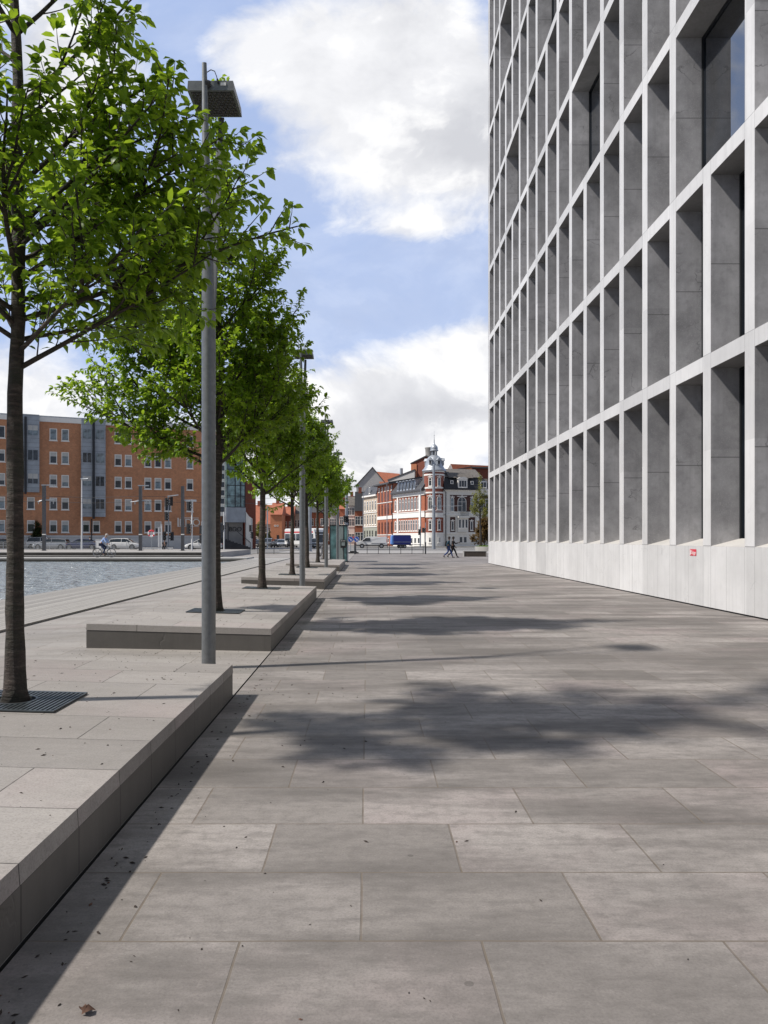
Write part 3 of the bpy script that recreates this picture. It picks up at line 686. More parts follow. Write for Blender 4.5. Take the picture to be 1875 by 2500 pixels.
# ------------------------------------------------------------------ promenade lamps
M['galv']=mat('galvanised_steel',(.20,.21,.215),.42,.16,14,metal=.55,fine=160,bump=.05)
M['lamp_dark']=mat('lamp_dark',(.03,.03,.032),.5,.3,18)
M['lens']=mat('lamp_lens',(.045,.042,.038),.25,.5,22)
M['cable']=mat('black_cable',(.015,.015,.015),.5,.1,8)
def lamp_post(loc,label):
    o=thing('lamp_post',label,'lamp post',loc,0,'promenade lamp posts')
    mb=MB(); r=.083
    mb.lathe([(0,-.02),(r,-.02),(r,4.25)],40); mb.lathe([(r,4.25),(r*.97,4.262),(0,4.262)],40); mb.build('pole',M['galv'],o,smooth=True)
    # the tube is sliced lengthwise above: a front blade that stays upright, a rear blade that leans away
    def half(y0,y1,sgn,x0,x1,w0,w1,z0,z1):
        m_=MB(); n=8; vs=[]
        for (xc,yc,w_,z) in ((x0,y0,w0,z0),(x1,y1,w1,z1)):
            ring=[]
            for j in range(n+1):
                a=math.pi*j/n; ring.append((xc+w_*math.cos(a),yc+sgn*w_*.55*math.sin(a),z))
            ring+=[(xc-w_*.8,yc-sgn*.012,z),(xc+w_*.8,yc-sgn*.012,z)]
            vs.append(ring)
        k=len(vs[0]); m_.add(vs[0]+vs[1],[tuple(range(k)),tuple(range(k,2*k))]+[(j,(j+1)%k,k+(j+1)%k,k+j) for j in range(k)]); return m_
    half(-.012,-.035,-1,0,-.045,.080,.028,4.24,7.22).build('front_blade',M['galv'],o,smooth=True)
    half(.025,.58,1,.0,.045,.078,.034,4.24,6.90).build('rear_blade',M['galv'],o,smooth=True)
    lu=MB(); x0,x1,y0,y1,z0,z1=-.26,.30,.01,.60,6.92,7.035
    lu.hexa([(x0,y0,z0),(x1,y0,z0),(x1,y1,z0),(x0,y1,z0)],[(x0+.01,y0,z1),(x1-.01,y0,z1),(x1-.01,y1,z1),(x0+.01,y1,z1)])
    h=lu.build('luminaire',M['galv'],o)
    lm=MB(); lm.box(x0+.035,x1-.035,y0+.035,y1-.035,z0-.004,z0-.001); rr=random.Random(3)
    lm.build('lens_plate',M['lamp_dark'],h)
    lm=MB()
    for i in range(9):
        for j in range(9):
            cx=x0+.06+(x1-x0-.12)*(i+(.5 if j%2 else 0))/8.5; cy=y0+.07+(y1-y0-.14)*j/8
            if cx<x1-.05: lm.tube([(cx,cy,z0-.0045),(cx,cy,z0-.016)],[.024,.014],6)
    lm.build('lens',M['lens'],h)
    c=MB(); c.tube([(-.02,0,7.13),(.03,-.015,7.15),(.075,-.02,7.13),(.098,-.018,7.07),(.11,-.004,7.02)],.0055,6); c.tube([(.104,-.012,7.045),(.116,-.002,7.0)],[.010,.014],8); c.build('cable',M['cable'],o,smooth=True)
    k=MB(); k.tube([(-.03,-.02,6.985),(.025,-.02,6.985)],[.045,.03],14); k.tube([(-.045,-.03,6.985),(-.045,.015,6.985)],[.03,.03],12); k.build('tilt_joint',M['lamp_dark'],o,smooth=True)
    s_=MB(); s_.box(.14,.205,.004,.0085,6.975,7.01); s_.build('rating_label',M['white_paint'],h)
    return o
lp=lamp_post((-1.90,9.2,-.0),'tall grey lamp post between the first two platforms, largest of the lamps')
for y,lab in ((22.4,'grey lamp post rising between the second and third platforms'),(35.4,'grey lamp post between the third and fourth platforms'),(48.6,'thin grey lamp post in front of the teal kiosk')):
    dup(lp,lab,(-1.90,y,0))
# ------------------------------------------------------------------ buildings beyond the square
M['brick_orange']=brick_mat('brick_orange',(.52,.225,.115),(.62,.29,.155),(.40,.24,.15),dirt=.45)
M['brick_red']=brick_mat('brick_red',(.33,.085,.04),(.44,.13,.06),(.30,.16,.11),dirt=.2)
M['brick_dark']=brick_mat('brick_dark',(.07,.03,.024),(.11,.045,.034),(.06,.04,.035),dirt=.4)
M['brick_deep']=brick_mat('brick_deep',(.23,.06,.035),(.30,.085,.05),(.2,.1,.08),dirt=.3)
M['brick_bright']=brick_mat('brick_bright',(.50,.17,.075),(.60,.22,.10),(.45,.25,.16),dirt=.12)
M['render_white']=mat('render_white',(.86,.84,.79),.8,.06,1.2,fine=10)
M['render_grey']=mat('render_grey',(.56,.55,.54),.8,.07,.4,fine=6)
M['render_cream']=mat('render_cream',(.56,.47,.37),.8,.12,1.0,fine=9)
M['render_green']=mat('render_green',(.38,.39,.33),.8,.1,1.0,fine=9)
M['plinth_grey']=mat('plinth_grey',(.74,.73,.71),.75,.07,.6,fine=8)
M['trim']=mat('white_trim',(.86,.84,.80),.6,.05,3)
M['slate']=mat('slate_roof',(.075,.075,.08),.55,.3,3,fine=14)
M['slate_black']=mat('black_slate',(.025,.026,.030),.5,.35,3,fine=14)
M['slate_brown']=mat('brown_roof',(.15,.135,.12),.75,.3,2,fine=14)
M['zinc']=mat('zinc_roof',(.40,.43,.47),.42,.22,2.2,metal=.35,fine=9)
M['zinc_panel']=mat('zinc_panel',(.38,.42,.47),.45,.16,1.2,metal=.3,fine=12)
M['zinc_dark']=mat('zinc_dark',(.022,.025,.032),.5,.25,2)
M['tile']=mat('orange_tile',(.40,.135,.075),.75,.2,2,fine=10)
M['house_glass']=glass('house_glass',(.035,.042,.05),.06)
M['sky_glass']=glass('pale_glass',(.20,.25,.28),.05)
M['blind']=mat('grey_blind',(.52,.52,.50),.6,.1,3)
M['teal_glass']=glass('teal_glass',(.20,.30,.31),.07)
M['iron']=mat('dark_iron',(.025,.025,.028),.5,.2,6)
M['concrete']=mat('concrete',(.38,.37,.355),.85,.12,1,fine=12)
M['step_dark']=mat('dark_steps',(.05,.05,.055),.8,.25,1,fine=9)

def arch(w,h,pointed=False,n=8):
    """outline of an opening: flat sill, round (or pointed) head; origin at the middle of the sill"""
    r=w/2; pts=[(-r,0),(r,0)]
    for i in range(n+1):
        a=math.pi*i/n; pts.append((r*math.cos(a),h-r+r*math.sin(a)*(1.25 if pointed else 1)))
    return pts
def rect(w,h): return [(-w/2,0),(w/2,0),(w/2,h),(-w/2,h)]
def offs(poly,d):
    cx=sum(p[0] for p in poly)/len(poly); z0=min(p[1] for p in poly); z1=max(p[1] for p in poly); w=max(p[0] for p in poly)
    return [(p[0]*(w-d)/w, z0+d+(p[1]-z0)*(z1-z0-2*d)/(z1-z0)) for p in poly]
WC={}
def window(parent,x,z,w,h,fm,kind='rect',mull=1,trans=0,y=0,gm='house_glass',e=.09,sill=True,blind=0,name='window',proud=.05,head=False):
    """one window with its own frame, bars and pane, set on a wall that faces -y"""
    key=(w,h,fm,kind,mull,trans,gm,e,sill,blind,proud,head)
    if key not in WC:
        f=MB(); o={'rect':rect(w,h),'arch':arch(w,h),'point':arch(w,h,True)}[kind]; i=offs(o,e)
        f.ring(o,i,-proud,.02)
        for k in range(mull):
            xx=-w/2+w*(k+1)/(mull+1); zt=h-e if kind=='rect' else h-e-(w/2)*(1-math.sqrt(max(0,1-(2*xx/w)**2)))
            f.box(xx-.035,xx+.035,-proud*.8,.015,e,zt)
        for k in range(trans): zz=h*(.66 if trans==1 else (k+1)/(trans+1)); f.box(-w/2+e,w/2-e,-proud*.76,.013,zz-.03,zz+.03)
        if sill: f.box(-w/2-.08,w/2+.08,-proud-.08,.02,-.12,-.003)
        if head: f.box(-w/2-.12,w/2+.12,-proud-.05,.02,h+.005,h+.16); f.box(-.1,.1,-proud-.07,.02,h+.162,h+.34)
        g=MB(); g.add([(p[0],-.012,p[1]) for p in i],[tuple(range(len(i)))])
        WC[key]=(f.mesh(name,M[fm]),g.mesh('pane',M[gm],fix=False))
    fr=link(name,WC[key][0],parent,(x,y,z)); link('pane',WC[key][1],fr)
    if blind:
        bk=('b',w,h,e,blind)
        if bk not in WC:
            b_=MB(); b_.box(-w/2+e,w/2-e,-.032,-.014,h-e-(h-2*e)*blind,h-e); WC[bk]=b_.mesh('blind',M['blind'])
        link('blind',WC[bk],fr)
    return fr
def local(name,label,cat,p0,p1,group=None):
    """an Empty at the left end of a facade, its x axis along the facade, wall facing -y"""
    a=math.atan2(p1[1]-p0[1],p1[0]-p0[0]); o=thing(name,label,cat,(p0[0],p0[1],0),a,group)
    return o,math.hypot(p1[0]-p0[0],p1[1]-p0[1])

# ---- long brick office building across the basin
P0=(-44-.9135*22,108-.407*22); P1=(-44+.9135*24.2,108+.407*24.2)
o,Lb=local('brick_building','long orange brick office block with grey metal bays across the basin','building',P0,P1)
S0=22
def sx(zx):
    q=(zx/3.75-794)/1662; return (108*q+44)/(.9135-.407*q)+S0
mb=MB(); mb.box(0,Lb,0,16,2.06,17.9); mb.build('wall',M['brick_orange'],o)
mb=MB(); mb.box(-.02,Lb+.02,-.10,16,-.5,1.7,0); mb.box(-.02,Lb+.02,-.10,16,1.72,2.055,0); mb.box(0,Lb,-.06,16,1.70,1.72,1); mb.build('plinth',[M['plinth_grey'],M['iron']],o)
mb=MB(); mb.box(-.1,Lb+.1,-.25,16.1,17.905,18.55); mb.build('parapet',M['trim'],o)
mb=MB(); mb.box(-.05,Lb,-.12,16,18.56,18.75); mb.box(6,8,5,8,18.76,20.2); mb.build('roof',M['zinc'],o)
rows=[(16.2,0),(12.95,.36),(9.72,.34),(6.5,.33),(3.3,.36)]
colsx=[-150,-95,10,250,432,528,957,1040,1198,1280,1360,1538]
rb=random.Random(4)
for ri,(zc,bl) in enumerate(rows):
    for zx in colsx:
        if (zx==250 and ri<3) or (zx==1538 and ri==4): continue
        b2=0 if ri==0 else rb.choice((.30,.34,.38,.34,.62)); 
        window(o,sx(zx),zc-.83,.98,1.66,'trim',y=0,mull=0,trans=0,e=.10,blind=round(b2,2),gm='sky_glass' if rb.random()<.25 else 'house_glass')
for zx in (697,780): window(o,sx(zx),3.3-.83,.98,1.66,'trim',mull=0,e=.10,blind=.34)
def bay(zx0,zx1,zb,zt,mid,rws):
    x0,x1=sx(zx0),sx(zx1); y0=-1.05; m_=MB(); m_.box(x0,x1,y0,-.002,zb,zt)
    for q in range(int((zt-zb)/.62)): m_.box(x0-.015,x1+.015,y0-.012,-.004,zb+.62*q+.59,zb+.62*q+.61,1)
    bo=m_.build('metal_bay',[M['zinc_panel'],M['zinc_dark']],o); xm=sx(mid)
    m_=MB(); m_.box(xm-.16,xm+.16,y0-.30,y0-.016,zb-.3,zt-.4); m_.build('duct',M['zinc_dark'],bo)
    for zc in rws:
        for xa,xb in ((x0+.1,xm-.2),(xm+.2,x1-.1)):
            window(bo,(xa+xb)/2,zc-.75,round(xb-xa-.05,2),1.5,'zinc_panel',mull=1,y=y0-.02,e=.07,sill=False,gm='sky_glass' if rb.random()<.3 else 'house_glass',blind=0 if rb.random()<.6 else .5)
bay(655,850,4.7,18.6,753,[16.4,13.05,9.75,6.5]); bay(110,318,8.0,18.7,207,[16.5,13.1,9.85])
mb=MB(); xm=sx(742); mb.tube([(xm,-.1,4.4),(xm,-.1,.2)],.07,8); mb.build('downpipe',M['zinc_dark'],o)
# lettering on the wall, held between rails
lx=sx(1530); lw=3.0
sgn=link('wall_sign',None,o,(lx,-.06,3.55))
sgn_t=text_mesh('BDO',1.5,M['render_white'],.05)
k_=link('lettering',sgn_t,sgn,(.12,0,.42)); k_.rotation_euler=(R(90),0,0)
mb=MB(); mb.box(-1.7,-1.52,-.05,.0,-.18,1.15); mb.box(-1.25,1.45,-.05,0,1.10,1.19); mb.box(-1.5,1.45,-.05,0,-.18,-.11); mb.build('rails',M['trim'],sgn)
# glazed corner stair tower and entrance
ux=lambda u:(lambda q:(108*q+44)/(.9135-.407*q)+S0)((u-794)/1662)
xa,xb,xc,xd=ux(470),ux(480),ux(520.5),ux(531)
mb=MB(); mb.box(xa-.3,xb,-2.0,6,5.0,17); 
cs=mb.build('stair_strip',M['trim'],o)
for q in range(9):
    window(cs,(xa+xb)/2-.12,5.5+1.24*q,.84,.98,'trim',mull=0,y=-2.02,e=.10,sill=False)
mb=MB(); mb.box(xb+.01,xc,-2.6,6,6.3,17); g_=mb.build('glazed_bay',M['teal_glass'],o)
mb=MB()
for xx in (xb+.08,(xb+xc)/2-.1,(xb*.25+xc*.75),xc-.06): mb.box(xx-.06,xx+.06,-2.68,-2.603,6.3,17)
for zz in (6.34,8.0,9.6,12.0,14,16): mb.box(xb+.01,xc,-2.66,-2.604,zz-.05,zz+.05)
mb.build('mullions',M['zinc_dark'],g_)
mb=MB(); mb.box(xb-.05,xc+.03,-2.72,6,4.05,6.28); mb.build('spandrel',M['zinc_panel'],o)
mb=MB(); mb.box(xa-1.6,xc,-1.0,6,0,4.04); mb.build('entrance_recess',M['concrete'],o)
mb=MB(); mb.box(xa-1.2,xb+.2,-1.05,-1.002,.6,3.9); mb.box(xb+.6,xb+.75,-1.08,-1.003,.6,3.9); mb.build('entrance_glazing',M['house_glass'],o)
sg2=link('entrance_sign',text_mesh('BDO',.95,M['iron'],.03,'lettering'),o,(xc-1.15,-1.06,3.0)); sg2.rotation_euler=(R(90),0,0)
mb=MB(); mb.prism([(xc+.05,0),(xd+.25,0),(xd+.25,4.6),(xd-.3,5.0),(xc+.05,5.6)],'y',-2.9,-2.4); mb.build('stair_wall',M['render_white'],o)
mb=MB()
for q in range(11): mb.box(xa-1.0+.0*q,xd-.1-.46*q,-3.4-.0*q+.26*q-2.2,-1.05,.17*q-.02,.17*q+.15)
mb.build('steps',M['step_dark'],o)
mb=MB(); mb.tube([(xb+1.2,-3.0,3.0),(xd-.05,-3.0,.95)],.045,6); mb.tube([(xd-.05,-3.0,.95),(xd-.05,-3.0,0)],.04,6); mb.build('handrail',M['iron'],o)
mb=MB(); mb.box(xc+.02,xd+1.7,.4,16,5.2,10.6); mb.box(xd-.2,xd+1.7,.4,16,0,5.2); mb.build('rear_wing',M['brick_deep'],o)

# ---- houses in the gap behind the trees
def house(name,label,X0,X1,Y,zw,wallm,roofm,roofh,rowsz,ncol,ww=.9,wh=1.35,base=None,dep=9,kind='rect',fm='trim',slant=0,mull=1):
    o,L=local(name,label,'house',(X0,Y),(X1,Y+slant),'houses beyond the street')
    mb=MB(); mb.box(0,L,0,dep,-.2,zw); mb.build('wall',M[wallm],o)
    if base: mb=MB(); mb.box(-.02,L+.02,-.06,dep,-.2,base[0]); mb.build('base_wall',M[base[1]],o)
    if roofh:
        mb=MB(); e=.35; y0,y1=-e,dep+e; ym=dep/2
        mb.add([(-.1,y0,zw-.12),(L+.1,y0,zw-.12),(L+.1,ym,zw+roofh),(-.1,ym,zw+roofh),(-.1,y1,zw-.12),(L+.1,y1,zw-.12)],[(0,1,2,3),(3,2,5,4),(0,3,4),(1,5,2),(0,4,5,1)]); r_=mb.build('roof',M[roofm],o)
        mb=MB(); mb.box(L*.3,L*.3+.8,ym-.4,ym+.4,zw+roofh-.6,zw+roofh+1.1); mb.build('chimney',M['brick_deep'],r_)
    for zc in rowsz:
        for c in range(ncol): window(o,L*(c+.5)/ncol,zc,ww,wh,fm,mull=mull,trans=1,kind=kind)
    return o
XY=lambda u,Y:(u-794)*Y/1662
house('rendered_house','grey rendered house with low red tiled roof beside the stair wall',XY(537,205),XY(585,205),205,5.6,'render_cream','tile',5.2,[.9,3.3],5,ww=1.0,wh=1.3)
house('brick_house','small bright orange brick house with two square windows and a dark doorway',XY(584,188),XY(609,188),188,7.6,'brick_bright','tile',3.0,[],0,dep=10)
oh=[q for q in col.objects if q.name=='brick_house'][0]
for xx in (1.15,1.75): window(oh,xx,4.55,.42,.42,'trim',mull=0,e=.10,sill=False)
mb=MB(); mb.box(1.55,2.1,-.05,.0,0,2.5); mb.build('door',M['iron'],oh)
house('brick_house','dark red brick house with white string courses, left of the bus',XY(610,196),XY(634,196),196,7.5,'brick_deep','tile',2.5,[1.2,4.6],2)
house('terrace_house','pale terrace house behind the bus with tall white windows',XY(633,200),XY(668,200),200,8.2,'render_cream','slate_brown',2.2,[1.0,4.6],4,wh=1.9)
house('terrace_house','red brick terrace house behind the bus with white windows',XY(668.5,202),XY(712,202),202,8.6,'brick_red','slate',2.4,[1.1,5.0],4,wh=1.9)
house('terrace_house','white fronted terrace house behind the kiosk',XY(712.6,200),XY(733,200),200,8.4,'render_grey','slate',3.2,[1.1,4.8],3,wh=2.0)
house('terrace_house','narrow red brick house between white fronts left of the traffic signs',XY(733.4,199),XY(751,199),199,9.4,'brick_red','tile',2.0,[1.1,5.2],2,wh=2.1)
house('terrace_house','narrow white fronted house just left of the dark roofed corner house',XY(751.4,197),XY(766,197),197,10.2,'render_white','slate_brown',2.6,[1.0,4.8,7.6],2,wh=1.9)
house('corner_house','small red brick house with dark pitched roof, beside the cream house',XY(767,192),XY(790,192),192,8.6,'brick_red','slate_black',5.0,[1.0,5.0],2,ww=1.3,wh=2.2)

# ---- tall plain gable behind the street front
o,L=local('gabled_house','tall house with a plain pale grey windowless gable and orange roof','house',(-2.9,200),(5.3,200),'houses beyond the street')
mb=MB(); mb.prism([(0,0),(L,0),(L,15.0),(4.2,20.0),(0,15.4)],'y',0,14); mb.build('gable_wall',M['render_grey'],o)
mb=MB(); mb.prism([(-.15,15.3),(4.2,20.02),(L+.15,14.9),(L+.15,15.15),(4.2,20.3),(-.15,15.55)],'y',-.25,14); mb.build('roof_edge',M['slate'],o)
mb=MB(); mb.add([(4.3,2,19.3),(14,2,18.4),(14,-1,15.0),(6.6,-1,15.0)],[(0,1,2,3)]); mb.build('roof',M['tile'],o,fix=False)

# ---- street front, stepping back from the corner villa
def front(name,label,p_near,p_far):
    """facade seen from the street: local x runs from the far end to the near end"""
    return local(name,label,'house',p_far,p_near,'old town houses along the side street')
A0,A1,A2,A3=(11.35,152.6),(5.6,166.2),(2.27,177.2),(-.95,186.6)
# cream house
o,L=front('town_house','narrow cream town house with pale green shop floor and grey mansard',A2,A3)
mb=MB(); mb.box(0,L-.01,0,9,4.3,11.5); mb.build('wall',M['render_cream'],o)
mb=MB(); mb.box(0,L-.01,-.04,9,0,4.28); mb.build('shop_floor',M['render_green'],o)
mb=MB(); mb.box(0,L-.01,-.45,9,11.5,11.85,0); 
for zz in (4.3,7.65): mb.box(0,L-.01,-.14,-.002,zz,zz+.22,0)
mb.build('cornice',M['trim'],o)
mb=MB(); mb.prism([(-.4,11.86),(9,11.86),(9,14.3),(.9,14.1)],'x',.1,L-.1); r_=mb.build('mansard',M['slate'],o)
window(r_,L*.52,12.2,.8,1.5,'trim',mull=0,y=-.25)
for q in range(5):
    for zz,hh in ((8.15,2.4),(4.85,2.5)): window(o,L*(q+.6)/5.3,zz,.95,hh,'trim',mull=0,trans=1,e=.16)
for q in range(4): window(o,L*(q+.55)/5.3,.7,.95,2.9,'render_green',mull=0,trans=1,y=-.04)
mb=MB(); mb.box(L*.87,L*.96,-.10,-.045,.0,3.4); mb.build('door',M['iron'],o)
# brick house with arched windows
o,L=front('town_house','four storey red brick town house with arched window rows and grey eaves',A1,A2)
mb=MB(); mb.box(0,L-.01,0,10,0,13.6); mb.build('wall',M['brick_red'],o)
mb=MB()
for zz,hh in ((2.35,.18),(5.9,.75),(9.55,.16)): mb.box(-.02,L-.012,-.10,.0,zz,zz+hh)
mb.build('string_course',M['trim'],o)
mb=MB(); mb.hexa([(-.6,-1.1,13.55),(L,-1.1,13.55),(L,10,13.55),(-.6,10,13.55)],[(-.6,-1.1,13.85),(L,-1.1,13.85),(L,10,15.8),(-.6,10,15.8)]); mb.build('roof',M['slate'],o)
for q in range(5):
    x=L*(q+.62)/5.15
    for zz,hh in ((2.75,2.7),(6.85,2.6),(9.9,2.5)): window(o,x,zz,1.05,hh,'brick_deep',kind='arch',mull=1,trans=1,e=.14)
    window(o,x,12.2,.8,.95,'trim',kind='rect',mull=0,e=.12)
    window(o,x,.7,.8,1.0,'trim',mull=0)
mb=MB(); mb.tube([(L-.2,-.2,0),(L-.2,-.2,13.5)],.09,6); mb.build('downpipe',M['iron'],o)
# grey party gable and brick chimney block behind
o,L=local('rear_house','windowless grey rendered rear house above the dormer roof','house',(4.6,172.5),(10.4,170),'houses beyond the street')
mb=MB(); mb.prism([(0,0),(L,0),(L,16.7),(0,14.6)],'y',0,6); mb.build('wall',M['render_grey'],o)
mb=MB(); mb.prism([(-.1,14.6),(L,16.72),(L,16.95),(-.1,14.85)],'y',-.15,6); r_=mb.build('roof',M['slate'],o)
mb=MB(); mb.cyl(2.6,1.5,15.2,17.4,.35,n=10); mb.build('flue',M['zinc'],r_)
o,L=local('rear_house','tall red brick rear house with dark gabled top beside the tower','house',(9.7,171),(15,169),'houses beyond the street')
mb=MB(); mb.prism([(0,0),(L,0),(L,18.0),(L*.62,19.7),(.02,18.2)],'y',.02,6); mb.build('wall',M['brick_deep'],o)
mb=MB(); mb.box(-.01,1.3,-.15,.01,10,18.15); mb.build('brick_pier',M['brick_bright'],o)
mb=MB(); mb.prism([(-.15,18.16),(L*.62,19.72),(L+.1,18.0),(L+.1,18.2),(L*.62,20.0),(-.15,18.4)],'y',-.2,6); mb.build('roof',M['slate'],o)
mb=MB(); mb.lathe([(.95,0),(1.05,2.6),(1.15,2.75),(1.15,2.95),(.8,2.95)],20,(3.6,2.5,19.0)); mb.build('chimney',M['concrete'],o,smooth=True)

# ---- corner villa with round tower
v=thing('corner_villa','white and red brick corner villa with round domed tower','villa',(13.3,153.6,0))
def sub(name,p0,p1,parent=v):
    e_=bpy.data.objects.new(name,None); col.objects.link(e_); e_.parent=parent; e_.location=(p0[0]-13.3,p0[1]-153.6,0); e_.rotation_euler=(0,0,math.atan2(p1[1]-p0[1],p1[0]-p0[0])); return e_,math.hypot(p1[0]-p0[0],p1[1]-p0[1])
def vpart(mb,name,m,e_,smooth=False):
    """a part of the villa, built in the axes of one of its two fronts"""
    mb.xf(e_['M']); return mb.build(name,m,v,smooth)
class Front:
    def __init__(s,p0,p1):
        s.a=math.atan2(p1[1]-p0[1],p1[0]-p0[0]); s.L=math.hypot(p1[0]-p0[0],p1[1]-p0[1])
        s.M=Matrix.Translation((p0[0]-13.3,p0[1]-153.6,0))@Matrix.Rotation(s.a,4,'Z')
    def part(s,mb,name,m,smooth=False): 
        o=mb.build(name,m,v,smooth); o.matrix_local=s.M; return o
    def win(s,x,z,w,h,*a,y=0,**k):
        f=window(v,0,0,w,h,*a,**k); f.matrix_local=s.M@Matrix.Translation((x,y,z)); return f
# side-street front
F=Front(A1,A0); L=F.L
mb=MB(); mb.box(0,L,0,8,2.6,10.3); F.part(mb,'brick_wall',M['brick_red'])
mb=MB(); mb.box(0,L,-.12,8,0,2.58); F.part(mb,'base_wall',M['render_white'])
mb=MB(); mb.box(0,L,-.12,-.002,5.9,6.95); mb.box(0,L,-.2,-.002,6.95,7.12); mb.box(0,L,-.10,0,2.6,2.75)
mb.box(2.0,2.6,-.16,-.003,2.76,10.3); mb.box(L-2.4,L-1.5,-.16,-.003,2.76,10.3)
mb.box(0,L,-.18,8,10.305,11.4); F.part(mb,'white_trim',M['trim'])
mb=MB(); mb.prism([(-.7,11.41),(8,11.41),(8,14.2),(1.3,13.9)],'x',.2,L-.3); mb.box(0,L,-.75,0,11.1,11.405); rf=F.part(mb,'mansard',M['slate'])
for q in range(6):
    x=3.4+1.55*q
    mb=MB(); mb.prism([(-.62,11.55),(1.2,11.55),(1.2,13.5),(-.35,13.5)],'x',x-.42,x+.42,0); mb.prism([(-.75,13.48),(1.2,13.6),(1.2,13.8),(-.75,13.62)],'x',x-.5,x+.5,0)
    mb.quad((x-.25,-.625,11.9),(x+.25,-.625,11.9),(x+.25,-.40,13.2),(x-.25,-.40,13.2),1); F.part(mb,'dormer',[M['zinc'],M['house_glass']])
for q in range(7):
    x=3.35+1.45*q
    F.win(x,7.45,1.05,2.65,'trim','arch',mull=1,trans=1,e=.13)
F.win(1.1,7.45,1.0,2.4,'trim','arch',mull=1,trans=1,e=.13); F.win(1.1,3.2,1.0,2.2,'trim','arch',mull=1,trans=1,e=.13)
for q in range(9):
    x=3.2+1.12*q; F.win(x,3.15,.8,2.3,'trim','rect',mull=0,trans=1,e=.12)
for q in range(8): F.win(1.2+1.6*q,.6,.9,1.2,'trim','rect',mull=0,y=-.12,gm='house_glass')
mb=MB()
for q in range(7):
    x=3.35+1.45*q
    mb.ring(arch(1.35,2.85),arch(1.09,2.68),-.07,-.003)
    mb.v[-len(arch(1,2))*4:]=[(a+x,b_2,c+7.42) for a,b_2,c in mb.v[-len(arch(1,2))*4:]]
F.part(mb,'brick_arches',M['brick_deep'])
# square front
G=Front((15.0,152.6),(24.4,155.0)); L=G.L
mb=MB(); mb.box(0,L,0,10,0,11.3); G.part(mb,'white_wall',M['render_white'])
mb=MB(); 
for x0,x1,z0,z1 in ((1.45,6.7,7.0,10.3),(1.45,2.55,2.9,5.9),(5.35,6.75,2.9,5.9),(7.9,L,7.0,10.2)): mb.box(x0,x1,-.02,.0,z0,z1)
G.part(mb,'brick_panels',M['brick_dark'])
mb=MB(); mb.box(0,L,-.16,-.003,2.55,2.85); mb.box(0,L,-.14,-.003,6.2,6.45); mb.box(0,.5,-.14,-.003,2.86,11.2); mb.box(7.0,7.6,-.14,-.003,2.86,11.2); mb.box(0,L,-.5,0,11.25,11.5); mb.box(0,7.6,-.10,-.004,0,.25); G.part(mb,'white_trim',M['trim'])
mb=MB(); mb.prism([(-.55,11.51),(10,11.51),(10,13.9),(.5,13.9)],'x',.1,7.5,0); G.part(mb,'mansard',M['slate_black'])
mb=MB(); mb.prism([(.3,13.91),(10,13.91),(10,15.8),(4.5,15.9)],'x',-1.0,8.6,0); mb.prism([(-.1,13.75),(1.6,13.9),(3.4,15.0),(1.5,14.9)],'x',1.2,6.4,0); mb.prism([(-.3,11.51),(10,11.51),(10,14.2),(.6,13.7)],'x',7.6,L,0); G.part(mb,'roof',M['slate_brown'])
mb=MB(); mb.box(-.1,7.6,-.62,-.3,11.3,11.52); G.part(mb,'gutter',M['slate_black'])
G.win(1.75,12.45,.62,.72,'trim',mull=0,y=-.2,e=.12,sill=False); G.win(6.05,12.4,.62,.72,'trim',mull=0,y=-.2,e=.12,sill=False)
mb=MB(); mb.box(2.95,4.95,-.45,.4,11.55,13.5); mb.prism([(2.75,13.5),(5.15,13.5),(4.6,13.78),(3.95,13.86),(3.3,13.78)],'y',-.6,.6); G.part(mb,'dormer',M['trim'])
G.win(3.95,11.8,1.75,1.45,'trim',mull=2,y=-.46,e=.12)
mb=MB(); mb.box(7.7,9.2,-.3,.4,11.6,13.2); G.part(mb,'dormer',M['zinc']); G.win(8.45,11.8,1.3,1.2,'trim',mull=1,y=-.31)
G.win(1.9,7.05,.75,2.75,'trim','arch',mull=0,trans=2,y=-.02,gm='sky_glass',head=True); G.win(6.15,7.05,.75,2.75,'trim','arch',mull=0,trans=2,y=-.02,gm='sky_glass',head=True)
G.win(3.95,7.0,1.85,2.95,'trim','arch',mull=1,trans=1,y=-.02,e=.10,head=True)
mb=MB(); mb.box(2.85,5.3,-1.0,-.16,5.75,6.1); mb.prism([(-.95,5.74),(-.17,5.74),(-.17,5.2),(-.5,5.45)],'x',3.1,5.05); G.part(mb,'balcony',M['render_white'])
mb=MB()
for q in range(15): mb.box(3.3+.125*q,3.33+.125*q,-.96,-.93,6.12,6.95)
mb.box(3.28,5.1,-.97,-.92,6.955,7.02); mb.box(3.28,5.1,-.965,-.925,6.105,6.13); mb.box(3.28,3.32,-.91,-.15,6.98,7.02)
G.part(mb,'balcony_railing',M['iron'])
mb=MB(); mb.box(2.9,5.1,-.55,0,2.95,5.7); G.part(mb,'bay_window',M['render_white']); 
for q in range(3): G.win(3.3+.7*q,3.7,.52,1.75,'trim',mull=0,y=-.56,e=.07)
G.win(1.98,3.25,.62,1.85,'trim','point',mull=0,y=-.02,e=.12,head=True); G.win(6.0,3.25,.62,1.85,'trim','point',mull=0,y=-.02,e=.12,head=True)
G.win(3.75,.75,.75,1.25,'trim',mull=0,y=-.004); G.win(4.65,.75,.75,1.25,'trim',mull=0,y=-.004); G.win(6.2,.75,.65,1.25,'trim',mull=0,y=-.004)
for xx in (8.3,9.3): G.win(xx,7.2,.75,2.4,'trim','rect',mull=0,trans=1,y=-.02)
mb=MB(); mb.tube([(.45,-.3,0),(.45,-.3,10.8),(-.05,-.35,11.25)],.08,6); G.part(mb,'downpipe',M['iron'])
